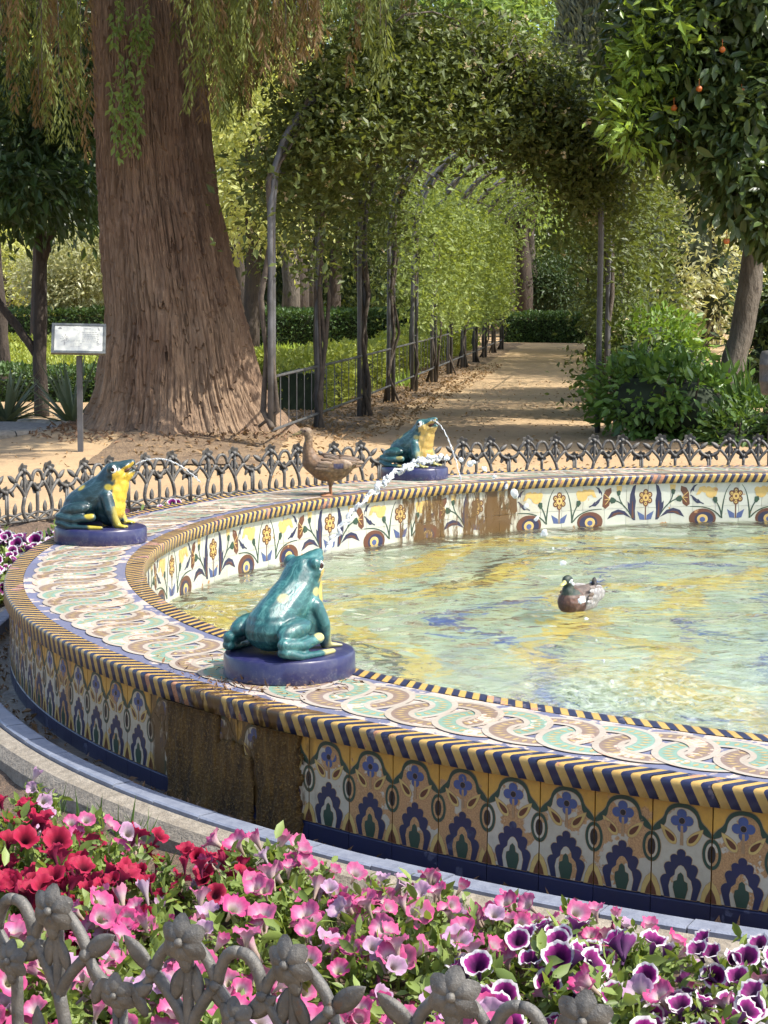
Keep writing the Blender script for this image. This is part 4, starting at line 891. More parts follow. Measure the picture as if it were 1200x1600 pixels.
petunia(-1.035, 5.38, .02, 'lilac', 8, .72, 'pale lilac petunia plant alone on bare soil at the left of the near bed', None)
# grass tufts on the soil by the kerb
for gi, (gx, gy) in enumerate(((-.98, 5.5), (-.86, 5.36), (-.74, 5.24), (-.69, 5.17))):
    P = np.array([(random.gauss(0, .02), random.gauss(0, .02), .0) for _ in range(16)]); O = unit(np.stack([rng.normal(size=16) * .3, rng.normal(size=16) * .3, np.ones(16)], 1))
    g_ = tag(link('grass_tuft', leaves('grass_tuft', P, .085, M['l_fern'], .06, O, 3., 0, .1), loc=(gx, gy, .01)), 'thin tuft of green grass beside the kerb, ' + ORD[gi] + ' from the left', 'grass tuft', 'grass tufts by the kerb')

# ---------------------------------------------------------------- the big weeping cypress
t = NT('stringy red brown bark'); v = t.pos(); n1 = t.noise(v, 9, 5, .65, (1, 1, .14)); n2 = t.noise(v, 42, 5, .7, (1, 1, .12)); n3 = t.noise(v, 1.3, 3)
zz = t.n('SeparateXYZ', {0: v}).outputs[2]
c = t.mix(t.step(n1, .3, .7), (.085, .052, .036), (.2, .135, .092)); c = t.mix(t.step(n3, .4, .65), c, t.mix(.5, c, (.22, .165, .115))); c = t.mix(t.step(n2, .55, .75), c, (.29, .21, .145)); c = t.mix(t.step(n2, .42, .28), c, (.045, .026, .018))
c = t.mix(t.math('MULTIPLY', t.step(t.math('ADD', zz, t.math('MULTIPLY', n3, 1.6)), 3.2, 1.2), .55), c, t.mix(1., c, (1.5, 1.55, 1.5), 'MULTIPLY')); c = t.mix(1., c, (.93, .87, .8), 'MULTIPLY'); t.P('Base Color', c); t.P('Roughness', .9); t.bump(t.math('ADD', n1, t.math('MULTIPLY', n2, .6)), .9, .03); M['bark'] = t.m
cyp = thing('cypress_tree', 'huge weeping cypress with fluted red brown bark and flared roots behind the fence', 'tree', (TRX, TRY, 0))
def build_trunk():
    zs = np.concatenate([np.linspace(.0, 1.2, 130), np.linspace(1.21, 5.6, 300)]); nT = 520; th = np.linspace(0, 2 * np.pi, nT + 1)[:-1]
    Z, T = np.meshgrid(zs, th, indexing='ij')
    cxs = np.interp(zs, [.1, .68, 1.27, 2.46, 4.24, 5.6], [.05, .03, .01, -.14, -.26, -.33]); rw = np.interp(zs, [.0, .2, .35, .5, .68, 1.0, 1.27, 2.46, 4.24, 5.6], [1.12, .97, .85, .775, .72, .665, .63, .53, .46, .43])
    fl = np.interp(Z, [0, .35, .8, 1.6], [1, .8, .3, 0])
    root = fl * (.2 * np.maximum(0, np.cos(T - R(-14))) ** 9 + .10 * np.cos(T * 5 + 1) * .6 + .05 * np.cos(T * 9 + 2))
    flute = .018 * np.cos(T * 7 + .8 * vnoise(Z * .8, T * 0 + 2)) + .012 * np.cos(T * 13 + 1)
    u = T * .62 / .072 + 1.3 * vnoise(T * 4, Z * 1.1, 1.) + .5 * vnoise(T * 14, Z * 3., 4.); si = np.floor(u); fr = u - si; ridge = 1 - np.abs(2 * fr - 1) ** 2.2
    zc = Z / (.3 + .4 * hashn(si.astype(np.int64), 3, 5)) + 7 * hashn(si.astype(np.int64), 1, 2) + .6 * vnoise(T * 20, Z * 4, 9.); f2 = zc - np.floor(zc); pid = np.floor(zc).astype(np.int64)
    plate = (.25 + .75 * (1 - f2)) * (1 - sm(f2, .9, 1.)) * (.5 + .8 * hashn(si.astype(np.int64), pid, 8))
    h = .038 * ridge * plate + .013 * (1 - 2 * np.abs(vnoise(T * 60 + .8 * vnoise(T * 9, Z * 2.), Z * 1.6, 2.))) + .006 * vnoise(T * 70, Z * 22, 2.)
    rr = rw[:, None] * (1 + root) + flute * 1.2 + h - .02
    X = cxs[:, None] + rr * np.cos(T); Y = rr * np.sin(T) * .95
    a, b = np.meshgrid(np.arange(len(zs) - 1), np.arange(nT), indexing='ij'); i0 = a * nT + b; i1 = a * nT + (b + 1) % nT
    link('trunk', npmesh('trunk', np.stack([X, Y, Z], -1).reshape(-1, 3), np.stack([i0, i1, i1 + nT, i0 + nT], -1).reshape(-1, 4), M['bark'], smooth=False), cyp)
build_trunk()
mb = MB()
limbs = []
for dx, dy, z0, z1 in ((2.9, -.9, 4.9, 5.2), (2.2, -2.2, 5.0, 5.3), (3.6, .8, 5.2, 5.6), (-2.3, -1.2, 4.9, 5.2), (-1.9, -2.4, 5.0, 5.4), (-3.0, .9, 5.1, 5.5), (.6, -2.6, 5.2, 5.5)):
    pts = [Vector((-.3, 0, z0)), Vector((dx * .4, dy * .4, z0 + .35)), Vector((dx * .75, dy * .75, z1 + .2)), Vector((dx, dy, z1 - .15))]
    limbs.append(pts); m1 = MB(); m1.tube(pts, [.16, .11, .07, .03]); link('limb', m1.mesh('limb', M['bark'], True), cyp)
P, O = crown_pts([(-.3, 0, 6.6, 3.6, 3.4, 1.3), (.9, -1.2, 6.2, 2.6, 2.2, 1.), (1.8, -.6, 6.9, 2.6, 2.4, 1.2), (-1.2, .3, 8.6, 2.8, 2.8, 1.6), (.2, 0, 10, 2.2, 2.2, 1.6)], 42000, .45, 16, .35)
link('crown', leaves('crown', P, .2, M['l_weep'], .28, O, .4, .5), cyp)
def spray(seed, L, rust):
    global rng
    rng = np.random.default_rng(seed); r_ = random.Random(seed); V = []; pts = [Vector((0, 0, 0))]; P = []; O = []
    k = int(L / .06)
    for i in range(k): pts.append(pts[-1] + Vector((r_.gauss(0, .012), r_.gauss(0, .012), -L / k)))
    for i in range(1, k + 1):
        for q in range(10):
            a = rng.uniform(0, 6.28); d = np.array([math.cos(a), math.sin(a), -1.3]); f = rng.random(); p = np.array(pts[i - 1]) * (1 - f) + np.array(pts[i]) * f
            s = rng.uniform(0, .04) ; P.append(p + d * s); O.append(d)
    P = np.array(P); m = leaves('hanging_spray', P, .055, [M['l_rust'] if rust else M['l_weep']], .2, unit(np.array(O)), 1.6, .8, .15)
    return m
SP = [spray(s, L, ru) for s, (L, ru) in enumerate([(.9, 0), (1.2, 0), (1.5, 1), (.7, 1), (1.1, 0), (1.35, 1), (.8, 0), (1.6, 0), (1.0, 1)])]
rng = np.random.default_rng(5); random.seed(5)
tw = MB()
for k in range(290):
    px = random.choice((random.uniform(-40, 150), random.uniform(285, 660), random.uniform(285, 660), random.uniform(290, 480)))
    Y = random.uniform(15.2, 20.5); x = (px - 600) / 2950 * Y
    if 140 < px < 300: continue
    lim = np.interp(px, [-40, 0, 60, 140, 160, 285, 330, 420, 480, 560, 600, 640, 660], [150, 190, 250, 270, 60, 60, 230, 190, 120, 110, 210, 160, 60])
    bot = 1.6 + (445 - lim * random.uniform(.25, 1.0)) / 2950 * Y; m = random.choice(SP); L = -min(v.co.z for v in m.vertices); sc_ = random.uniform(.8, 1.2); top = bot + L * sc_
    link('hanging_spray', m, cyp, (x - TRX, Y - TRY, top), (random.uniform(-.12, .12), random.uniform(-.12, .12), random.uniform(0, 6.28)), (sc_ * 1.15, sc_ * 1.15, sc_))
    q = Vector((x - TRX, Y - TRY, top)); tw.tube([q + Vector((0, 0, -L * sc_ * .5)), q, q + Vector((random.uniform(-.15, .15), random.uniform(-.1, .1), max(.2, 5.3 - top)))], [.0035, .0055, .009], n=4, cap=False)
tag(link('twig_mass', tw.mesh('twig_mass', M['vine']), cyp), kind='stuff')
P = []; O = []
for k in range(26):                                         # bright sprouts hanging down the front of the trunk
    px, py = random.uniform(178, 240), random.uniform(-10, 215); z = 1.6 + (445 - py) / 2950 * 17.1; x0 = (px - 600) / 2950 * 17.1
    for q in range(26): f = q / 26; P.append((x0 + random.gauss(0, .015) - TRX, 17.05 - TRY + random.gauss(0, .03), z - f * .3)); O.append((random.gauss(0, .7), -.5, -.7))
tag(link('sprout', leaves('sprout', np.array(P), .055, leafmat('fresh sprout leaf', (.09, .15, .03), (.2, .28, .07)), .5, unit(np.array(O)), 1.2, .4), cyp), kind='stuff')

# ---------------------------------------------------------------- generic trees, shrubs and hedges
def tree(label, name, base, trunks, blobs, n, size, lm, bark='bark_dark', clump=.3, per=14, aspect=.45, droop=.2, cat='tree', group=None, shell=.5, rd=False):
    b = Vector(base); o = thing(name, label, cat, b, 0, group)
    for pts, rad in trunks:
        mb = MB(); P = [Vector(p) for p in pts]; Q = []; Rr = []
        for i in range(len(P) - 1):
            for q in range(4): f = q / 4; Q.append(P[i].lerp(P[i + 1], f) + Vector((random.gauss(0, 1), random.gauss(0, 1), 0)) * rad[i] * .08); Rr.append((rad[i] * (1 - f) + rad[i + 1] * f) * random.uniform(.95, 1.06))
        Q.append(P[-1]); Rr.append(rad[-1]); mb.tube([q - b for q in Q], Rr, n=12); link('trunk', mb.mesh('trunk', M[bark], True), o)
    P, O = crown_pts([(x - b.x, y - b.y, z - b.z, rx, ry, rz) for x, y, z, rx, ry, rz in blobs], n, clump, per, shell)
    link('crown', leaves('crown', P, size, M[lm], aspect, O, .6, droop, rd=rd), o)
    return o
def hedge(label, x0, y0, x1, y1, wd, z0, z1, n, size, lm, group=None, amp=.06, name='hedge', cat='hedge'):
    a = Vector((x0, y0, 0)); d = Vector((x1 - x0, y1 - y0, 0)); L = d.length; d.normalize(); q = Vector((-d.y, d.x, 0))
    o = thing(name, label, cat, ((x0 + x1) / 2, (y0 + y1) / 2, 0), 0, group)
    u = rng.random(n) * L; side = rng.integers(0, 5, n); dep = (rng.random(n) ** 2) * .16
    s = np.where(side < 2, -wd / 2 + dep, np.where(side == 2, wd / 2 - dep, rng.uniform(-wd / 2, wd / 2, n))); z = np.where(side >= 3, z1 - dep, rng.uniform(z0, z1, n))
    z = z + amp * vnoise(u * 1.3, s * 2) ; s = s + amp * vnoise(u * 1.7, z * 2, 3)
    c = np.array(o.location); P = np.array(a)[None] + u[:, None] * np.array(d) + s[:, None] * np.array(q); P[:, 2] = z; P -= c
    O = np.where((side >= 3)[:, None], np.array([0, 0, 1.]), np.where((side < 2)[:, None], -np.array(q), np.array(q)))
    link('foliage', leaves('foliage', P, size, M[lm], .55, O, .7, 0), o)
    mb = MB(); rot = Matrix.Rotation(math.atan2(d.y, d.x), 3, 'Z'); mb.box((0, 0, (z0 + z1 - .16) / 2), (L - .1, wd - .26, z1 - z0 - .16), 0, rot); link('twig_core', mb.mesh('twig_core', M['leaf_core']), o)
    return o
def shrub(label, blobs, n, size, lm, clump=.14, per=10, aspect=.42, cat='shrub', name='shrub', core=True, group=None, droop=0.):
    b = Vector((blobs[0][0], blobs[0][1], .1)); o = thing(name, label, cat, b, 0, group)
    bl = [(x - b.x, y - b.y, z - b.z, rx, ry, rz) for x, y, z, rx, ry, rz in blobs]; P, O = crown_pts(bl, n, clump, per, .72); P[:, 2] = np.maximum(P[:, 2], .02)
    link('foliage', leaves('foliage', P, size, M[lm], aspect, O, .9, droop, rd=b.y < 23), o)
    mb = MB()
    for x, y, z, rx, ry, rz in bl:
        for k in range(5): a = random.uniform(0, 6.28); mb.tube([(x * .3, y * .3, 0), (x + rx * .5 * math.cos(a), y + ry * .5 * math.sin(a), z), (x + rx * .8 * math.cos(a), y + ry * .8 * math.sin(a), z + rz * .6)], [.02, .014, .006], n=5)
    link('branch', mb.mesh('branch', M['bark_dark']), o)
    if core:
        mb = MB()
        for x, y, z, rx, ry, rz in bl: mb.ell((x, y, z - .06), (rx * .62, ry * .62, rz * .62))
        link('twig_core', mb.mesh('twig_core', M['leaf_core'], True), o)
    return o
def X(px, Y): return (px - 600) / 2950 * Y
def Zh(py, Y): return 1.6 + (445 - py) / 2950 * Y

# orange trees
tree('dark orange tree with forked black trunk left of the sign', 'orange_tree', (X(65, 21.6), 21.6, .1),
     [([(X(65, 21.6), 21.6, .0), (X(62, 21.6), 21.6, .75), (X(64, 21.6), 21.6, 1.3), (X(68, 21.6), 21.6, 2.0), (X(60, 21.6), 21.6, 2.5)], [.085, .075, .08, .065, .05]),
      ([(X(60, 21.6), 21.6, .78), (X(38, 21.6), 21.6, 1.02), (X(0, 21.6), 21.6, 1.4), (X(-60, 21.6), 21.5, 2.2)], [.055, .05, .042, .03]),
      ([(X(70, 21.6), 21.6, 1.85), (X(90, 21.4), 21.4, 2.3), (X(120, 21.2), 21.2, 2.9)], [.045, .04, .025])],
     [(X(60, 21.2), 21.2, 3.0, 1.1, 1.2, .9), (X(-20, 21.5), 21.5, 3.2, 1.0, 1.2, .95), (X(110, 21.8), 21.8, 3.1, .62, .9, .75), (X(20, 20.6), 20.6, 2.6, .9, .7, .45), (X(70, 21), 21, 4.3, 1.3, 1.3, .9)], 15000, .125, 'l_orange_l', clump=.3, droop=.55, aspect=.36)
tree('dark orange tree cut off by the left picture edge', 'orange_tree', (X(2, 25.5), 25.5, .1), [([(X(6, 25.5), 25.5, 0), (X(2, 25.5), 25.5, 1.2), (X(-6, 25.5), 25.5, 2.6)], [.1, .09, .07])],
     [(X(-10, 25.5), 25.5, 3.9, 1.4, 1.4, 1.2)], 4000, .13, 'l_orange_l', clump=.3, droop=.5, aspect=.36)
T2b = (3.65, 19.8)
ot = tree('tall orange tree hung with a few oranges at the right', 'orange_tree', (*T2b, .1),
     [([(3.52, 19.8, .05), (3.6, 19.8, .7), (3.78, 19.8, 1.4), (3.86, 19.8, 2.2), (3.7, 19.6, 3.2)], [.14, .12, .125, .12, .08]), ([(3.72, 19.9, .05), (3.66, 19.8, .6), (3.8, 19.8, 1.2)], [.1, .08, .06]), ([(3.86, 19.8, 1.9), (4.3, 19.6, 2.8)], [.09, .05])],
     [(2.95, 17.9, 3.45, .85, 1.0, .85), (3.5, 17.6, 3.2, .8, .9, .9), (2.6, 18.0, 4.0, .55, .9, .5), (3.3, 17.8, 4.5, 1.1, 1.2, .8), (3.3, 17.3, 2.55, .4, .5, .5), (2.62, 17.8, 3.2, .45, .6, .45), (3.75, 17.5, 2.35, .5, .6, .6), (4.1, 18.6, 3.7, 1.0, 1.2, 1.2)], 32000, .108, 'l_orange', bark='bark_grey', clump=.22, droop=.5, aspect=.42, rd=True)
mb = MB()
for k in range(26):
    a_ = Vector((3.75 - T2b[0], 0, 2.2)); b_ = Vector((random.uniform(2.4, 4.2) - T2b[0], random.uniform(17.2, 18.6) - T2b[1], random.uniform(2.6, 4.6))); mb.tube([a_, a_.lerp(b_, .5) + Vector((0, 0, .25)), b_], [.035, .022, .008], n=6)
tag(link('branch', mb.mesh('branch', M['bark_dark']), ot), kind='stuff')
P, O = crown_pts([(2.3 - T2b[0], 17.5 - T2b[1], 3.3 - .1, .28, .4, .35), (2.5 - T2b[0], 17.3 - T2b[1], 3.9 - .1, .3, .4, .35), (2.35 - T2b[0], 17.3 - T2b[1], 3.65 - .1, .25, .4, .3), (2.2 - T2b[0], 17.1 - T2b[1], 3.0 - .1, .2, .3, .3)], 1500, .2, 12, .5); link('young_foliage', leaves('young_foliage', P, .11, M['l_new'], .38, O, .7, .2), ot)
M['orange'] = mat('orange peel', (.42, .12, .015), (.34, .08, .012), 30, .45, .3, 200)
for px, py, Y in ((1114, 84, 16.8), (1080, 143, 16.85), (1145, 146, 17.0), (1042, 172, 17.1), (1128, 374, 16.9)):
    mb = MB(); mb.ell((0, 0, 0), (.028, .028, .027), n=14, k=10); mb.tube([(0, 0, .028), (0, .01, .09)], .003, n=5)
    link('orange', mb.mesh('orange', M['orange'], True), ot, (X(px, Y) - T2b[0], Y - T2b[1], Zh(py, Y) - .1))

# shrubs on the right of the path
shrub('large glossy green shrub with rounded leaves beside the right pergola post', [(2.62, 18.9, .5, .56, .6, .44), (3.05, 18.8, .47, .5, .6, .42), (2.75, 19.4, .6, .6, .6, .38), (3.25, 19.2, .4, .4, .5, .38)], 4600, .085, 'l_shrub', .1, 9, .5)
shrub('yellow green shrub behind the large glossy shrub', [(3.15, 22.6, .95, .6, .7, .42), (2.9, 22.0, .85, .4, .5, .35), (3.45, 22.2, .75, .4, .5, .4)], 3400, .08, 'l_shrub2', .12, 9, .45)
shrub('low dark ferny shrub at the foot of the orange tree', [(3.65, 18.4, .28, .5, .5, .28), (4.05, 18.2, .3, .45, .5, .3), (3.4, 18.2, .2, .35, .4, .2)], 3000, .09, 'l_fern', .12, 9, .3)
shrub('dark leafy shrub at the right picture edge behind the bin', [(4.25, 20.6, 1.2, .5, .5, .5), (4.1, 20.3, .8, .4, .4, .4), (4.35, 20.2, 1.55, .45, .45, .4)], 2600, .09, 'l_orange', .16, 9, .38)
shrub('pale sunlit variegated shrub right of the pergola', [(4.0, 26.5, 2.2, .9, .9, .9), (4.6, 27, 1.7, .9, .9, .9), (3.7, 26.0, 1.5, .6, .7, .7), (4.3, 26.6, 3.0, .9, .8, .7)], 9000, .09, 'l_pale', .2, 12, .45)
shrub('dark bushy shrub between the pergola and the pale shrub', [(3.3, 25.0, 1.35, .6, .6, .55), (3.35, 25.4, 2.3, .6, .6, .8), (3.3, 25.2, 3.4, .6, .6, .6)], 6000, .085, 'l_rose', .16, 10, .42)
P = np.array([(random.gauss(0, .05), random.gauss(0, .05), 0) for _ in range(40)]); O = unit(np.stack([rng.normal(size=40) * .28, rng.normal(size=40) * .28, np.ones(40)], 1))
tag(link('strap_plant', leaves('strap_plant', P, .5, M['l_fern'], .07, O, 3., 0, .3), loc=(3.58, 18.7, .3)), 'upright strap leaved plant in front of the leaning orange trunk', 'plant')
# agaves on the left
for k, (px, Y, z, s, lb) in enumerate(((8, 20.0, .12, .75, 'grey green agave with long narrow leaves at the left edge'), (112, 19.3, .12, .95, 'spiky agave behind the sign post beside the great trunk'))):
    n_ = 46; an = rng.uniform(0, 6.28, n_); el = rng.uniform(.15, 1.25, n_); O = np.stack([np.cos(an) * np.cos(el), np.sin(an) * np.cos(el), np.sin(el)], 1)
    P = O * .04; ag = thing('agave', lb, 'plant', (X(px, Y), Y, z))
    for q in range(n_):
        mb = MB(); d = Vector(O[q]); L = s * random.uniform(.75, 1.05); sd = d.cross(Vector((0, 0, 1))).normalized(); vs = []
        for i in range(7):
            f = i / 6; p = d * L * f + Vector((0, 0, -.28 * L * f * f * (1 - el[q] / 1.7))); wd = .032 * (1 - f ** 1.6) + .001; up = sd.cross(d)
            vs += [p + sd * wd + up * wd * .5, p, p - sd * wd + up * wd * .5]
        fs = [(i * 3 + j, i * 3 + j + 1, i * 3 + j + 4, i * 3 + j + 3) for i in range(6) for j in (0, 1)]; mb.add(vs, fs); m = mb.mesh('leaf', M['l_agave'], True); a_ = m.attributes.new('rnd', 'FLOAT', 'FACE'); a_.data.foreach_set('value', [random.random()] * len(fs)); link('leaf', m, ag)
# raised stone bed edge at the far left
sb = thing('stone_bed_edge', 'low pale stone edging round the bed at the left', 'stone edging', (X(0, 18.2), 18.2, .1)); mb = MB()
for k in range(9):
    a0, a1 = -100 + k * 20, -100 + k * 20 + 19; m1 = MB(); m1.sweep([(.62, 0), (.6, .13), (.64, .15), (.8, .15), (.84, .12), (.84, 0)], a0, a1, 4, close=True); m1.v = [(x * 1.0 - .1, y * 1.15, z) for x, y, z in m1.v]; link('edging_stone', m1.mesh('edging_stone', M['concrete']), sb)
m1 = MB(); m1.sweep([(.64, .13), (.02, .14)], 0, 360, 30); m1.v = [(x - .1, y * 1.15, z) for x, y, z in m1.v]; link('gravel', m1.mesh('gravel', mat('grey gravel bed', (.22, .2, .18), (.12, .11, .1), 20, .9, .8)), sb)

# hedges
hedge('clipped dark hedge closing the far end of the path', 3.2, 51.5, 8.2, 51.0, .9, .05, .86, 14000, .07, 'l_hedge')
hedge('long dark clipped hedge far beyond the pergola left side', -6.0, 45.5, 1.6, 45.0, 1.0, .05, 1.0, 20000, .075, 'l_hedge')
hedge('bright green hedge running along the left side of the pergola path', -1.05, 22.5, 2.1, 49, .7, .05, .72, 26000, .06, 'l_box', amp=.1)
hedge('short green hedge between the great trunk and the pergola', -2.5, 26.0, -1.15, 25.6, .7, .05, .66, 6500, .05, 'l_box')
hedge('dark faced low hedge behind the sign', -6.5, 24.6, -2.2, 24.6, .7, .05, .52, 9000, .055, 'l_hedge')
for k, (Y, z1, lb) in enumerate(((27.2, .5, 'front sunlit row of low box hedge behind the sign'), (30.5, .46, 'second sunlit row of low box hedge behind the sign'), (34.5, .46, 'third sunlit row of low box hedge behind the sign'), (39.5, .5, 'fourth and farthest row of low box hedge behind the sign'))):
    hedge(lb, -9.5, Y, -3.0, Y, .9, .05, z1, 9000, .065, 'l_box', 'low box hedges in rows')
hedge('taller clipped hedge at the left beyond the low box rows', -13, 46, -6.6, 46, 1., .05, .98, 9000, .08, 'l_hedge')
P = np.stack([rng.uniform(-5.5, .5, 9000), rng.uniform(27.5, 44, 9000), np.full(9000, .1)], 1); O = np.tile([0, 0, 1.], (9000, 1))
tag(link('lawn', leaves('lawn', P, .14, M['l_grass'], .25, O, 1.2, 0)), kind='stuff')
# the far building
bd = thing('garden_building', 'small beige building glimpsed through the trees at the far left', 'building', (X(35, 62), 62, .1)); mb = MB(); mb.box((0, 0, .9), (1.6, 2, 1.8)); link('wall', mb.mesh('wall', M['wall_far']), bd)
mb = MB(); mb.box((0, 0, 1.88), (1.9, 2.3, .14)); link('roof', mb.mesh('roof', M['roof_far']), bd); mb = MB(); mb.box((.35, -1.01, .85), (.4, .05, .9)); link('window', mb.mesh('window', M['eyeb']), bd)

G2 = 'shade trees added right of the pergola'  # trees added to shade the path, partly out of view
tree('tall leafy tree added right of the pergola beyond the glossy shrub', 'broadleaf_tree', (8.6, 30, .1), [([(8.6, 30, 0), (8.5, 30, 2), (8.7, 30, 5)], [.16, .13, .08])], [(8.5, 30, 5.2, 2.0, 2.4, 1.8), (8.0, 29, 4.2, 1.2, 1.3, 1.), (7.6, 31.5, 5.6, 1.5, 1.5, 1.2)], 16000, .13, 'l_far2', clump=.35, group=G2)
tree('second tall leafy tree added right of the pergola', 'broadleaf_tree', (7.6, 35, .1), [([(7.6, 35, 0), (7.5, 35, 3), (7.6, 35, 6)], [.18, .15, .08])], [(7.4, 35, 5.6, 2.4, 2.6, 2.2), (6.6, 33, 5., 1.5, 1.6, 1.4), (6.6, 38, 5., 1.5, 1.6, 1.4)], 16000, .14, 'l_far2', clump=.4, group=G2)
tree('third tall leafy tree added right of the pergola near the end hedge', 'broadleaf_tree', (9, 44, .1), [([(9, 44, 0), (9, 44, 3), (9, 44, 6)], [.18, .15, .08])], [(8.8, 44, 5.6, 2.4, 2.8, 2.4), (8, 42, 4.6, 1.5, 1.6, 1.4)], 14000, .15, 'l_far', clump=.4, group=G2)
n_ = 60000; xx = rng.uniform(-24, 26, n_); yy = rng.uniform(63, 84, n_); hh = 3.2 + 1.4 * vnoise(xx * .35, yy * .2); P = np.stack([xx, yy, hh * rng.random(n_) ** .8], 1)
tag(link('shrubbery', leaves('shrubbery', P, .3, M['l_far2'], .5, np.tile([0, -.6, .6], (n_, 1)), .6, .2)), kind='stuff')
# background trees
G = 'trees at the back of the garden'
def bt(label, px, Y, zc, rx, rz, n, size, lm, trunk=True, cl=.5, **kw):
    x = X(px, Y); tr = [([(x, Y, 0), (x + .1, Y, zc * .5), (x, Y, zc)], [.2, .16, .1])] if trunk else []
    bl = [(x, Y, zc, rx, rx * .8, rz)] + [(x + rx * .65 * math.cos(a), Y + rx * .5 * math.sin(a), zc + rz * random.uniform(-.5, .55), rx * .55, rx * .5, rz * .5) for a in [random.uniform(0, 6.28) for _ in range(5)]]
    if Y > 57 and zc > 3: bl += [(x + random.uniform(-1, 1), Y, zc + rz + 2.5, rx * 1.15, rx, 4.2), (x + random.uniform(-2, 2), Y + 1, zc + rz + 8, rx * .95, rx * .9, 4.5)]; n = int(n * 1.9); size *= 1.12  # upper crowns added above the view to darken the pool reflections
    return tree(label, kw.pop('name', 'broadleaf_tree'), (x, Y, .1), tr, bl, n, size, lm, clump=cl, group=G, **kw)
bt('bright sunlit tree seen between the great trunk and the pergola', 390, 40, 4.6, 2.0, 2.6, 15000, .13, 'l_far')
bt('pale leafy tree high behind the left hanging sprays', 60, 44, 5.5, 2.6, 2.6, 15000, .15, 'l_far')
bt('grey green sunlit bush above the low hedges behind the sign', 120, 47, 1.7, 1.3, 1.2, 8000, .13, 'l_pale', False)
bt('small bright tree left of the beige building', 10, 50, 1.9, 1.2, 1.4, 6000, .13, 'l_far')
bt('tall olive green tree behind the left side of the pergola', 520, 52, 6.0, 3.2, 4.0, 20000, .17, 'l_far2')
bt('bright green tree whose top rises above the pergola', 680, 58, 8.8, 3.2, 3.2, 20000, .2, 'l_far3')
bt('leafy tree hanging over the far end of the path', 790, 54, 5.2, 2.2, 2.2, 13000, .14, 'l_far3')
bt('dark round evergreen behind the end hedge', 880, 57, 1.6, 1.15, .95, 8000, .11, 'l_dark', False, name='evergreen_bush', cat='bush')
bt('tall shaded tree behind the right end of the hedge', 960, 60, 4.5, 2.4, 2.8, 14000, .16, 'l_far2')
bt('tall sunlit tree behind the orange tree on the right', 1110, 48, 4.5, 2.6, 3.4, 16000, .15, 'l_far')
bt('dense tree filling the upper right background', 1180, 62, 8.0, 3.6, 4.5, 14000, .2, 'l_far2')
bt('dark evergreen mass low behind the left pergola posts', 470, 60, 2.8, 3.0, 2.4, 12000, .17, 'l_dark', False)
bt('dense tree filling the upper left background', 220, 66, 7.5, 4.6, 5.5, 18000, .22, 'l_far2')
bt('broad tree closing the view behind the far left bushes', -20, 70, 6.5, 4.6, 5.0, 13000, .22, 'l_far2')
bt('broad dark tree closing the view behind the pergola', 640, 74, 5.5, 5.0, 5.5, 18000, .24, 'l_dark', False)
bt('broad tree closing the view behind the end hedge', 900, 78, 5.0, 5.0, 4.5, 15000, .24, 'l_far2', False)
bt('broad tree closing the view at the far right', 1150, 80, 6, 5.0, 6, 14000, .24, 'l_dark', False)
for k, (px, Y, r, lb) in enumerate(((372, 46, .16, 'slim dark trunk just right of the great cypress'), (452, 48, .22, 'dark trunk behind the front pergola post'), (465, 49, .24, 'brown trunk beside the dark one behind the pergola post'), (488, 50, .2, 'pale brown trunk seen between the left pergola posts'), (815, 56, .24, 'grey trunk at the end of the path left of the round evergreen'), (826, 57, .2, 'dark trunk against the round evergreen'))):
    x = X(px, Y); o = thing('bare_trunk_tree', lb, 'tree', (x, Y, .1), 0, 'bare trunks beyond the hedges'); mb = MB(); mb.tube([(0, 0, 0), (.05, 0, 1.5), (-.1, 0, 3), (.1, 0, 4.5)], [r * 1.2, r, r * .9, r * .7], n=10); link('trunk', mb.mesh('trunk', M['bark_dark' if k % 2 == 0 else 'bark_grey'], True), o)
    P, O = crown_pts([(0, 0, 5.0, 1.5, 1.3, 1.3)], 2500, .4, 12); link('crown', leaves('crown', P, .17, M['l_far2'], .45, O, .6, .2), o)
# conical cypress at the top
o = thing('conical_cypress', 'tall grey green conical cypress rising behind the arch at the top', 'tree', (X(925, 44), 44, .1))
mb = MB(); mb.tube([(0, 0, 0), (0, 0, 10)], [.2, .08]); link('trunk', mb.mesh('trunk', M['bark_dark'], True), o)
n_ = 46000; z = rng.uniform(5.4, 11.5, n_); an = rng.uniform(0, 6.28, n_); rr = 1.3 * np.clip((13.5 - z) / 6, 0, 1) * sm(z, 5.4, 6.6) * (.72 + .3 * vnoise(np.cos(an) * 3, np.sin(an) * 3, z * 1.2)) * rng.uniform(.75, 1.05, n_)
P = np.stack([rr * np.cos(an), rr * np.sin(an), z], 1); O = unit(np.stack([np.cos(an), np.sin(an), np.full(n_, 1.6)], 1)); link('crown', leaves('crown', P, .19, M['l_cypress'], .34, O, 1.4, 0), o)

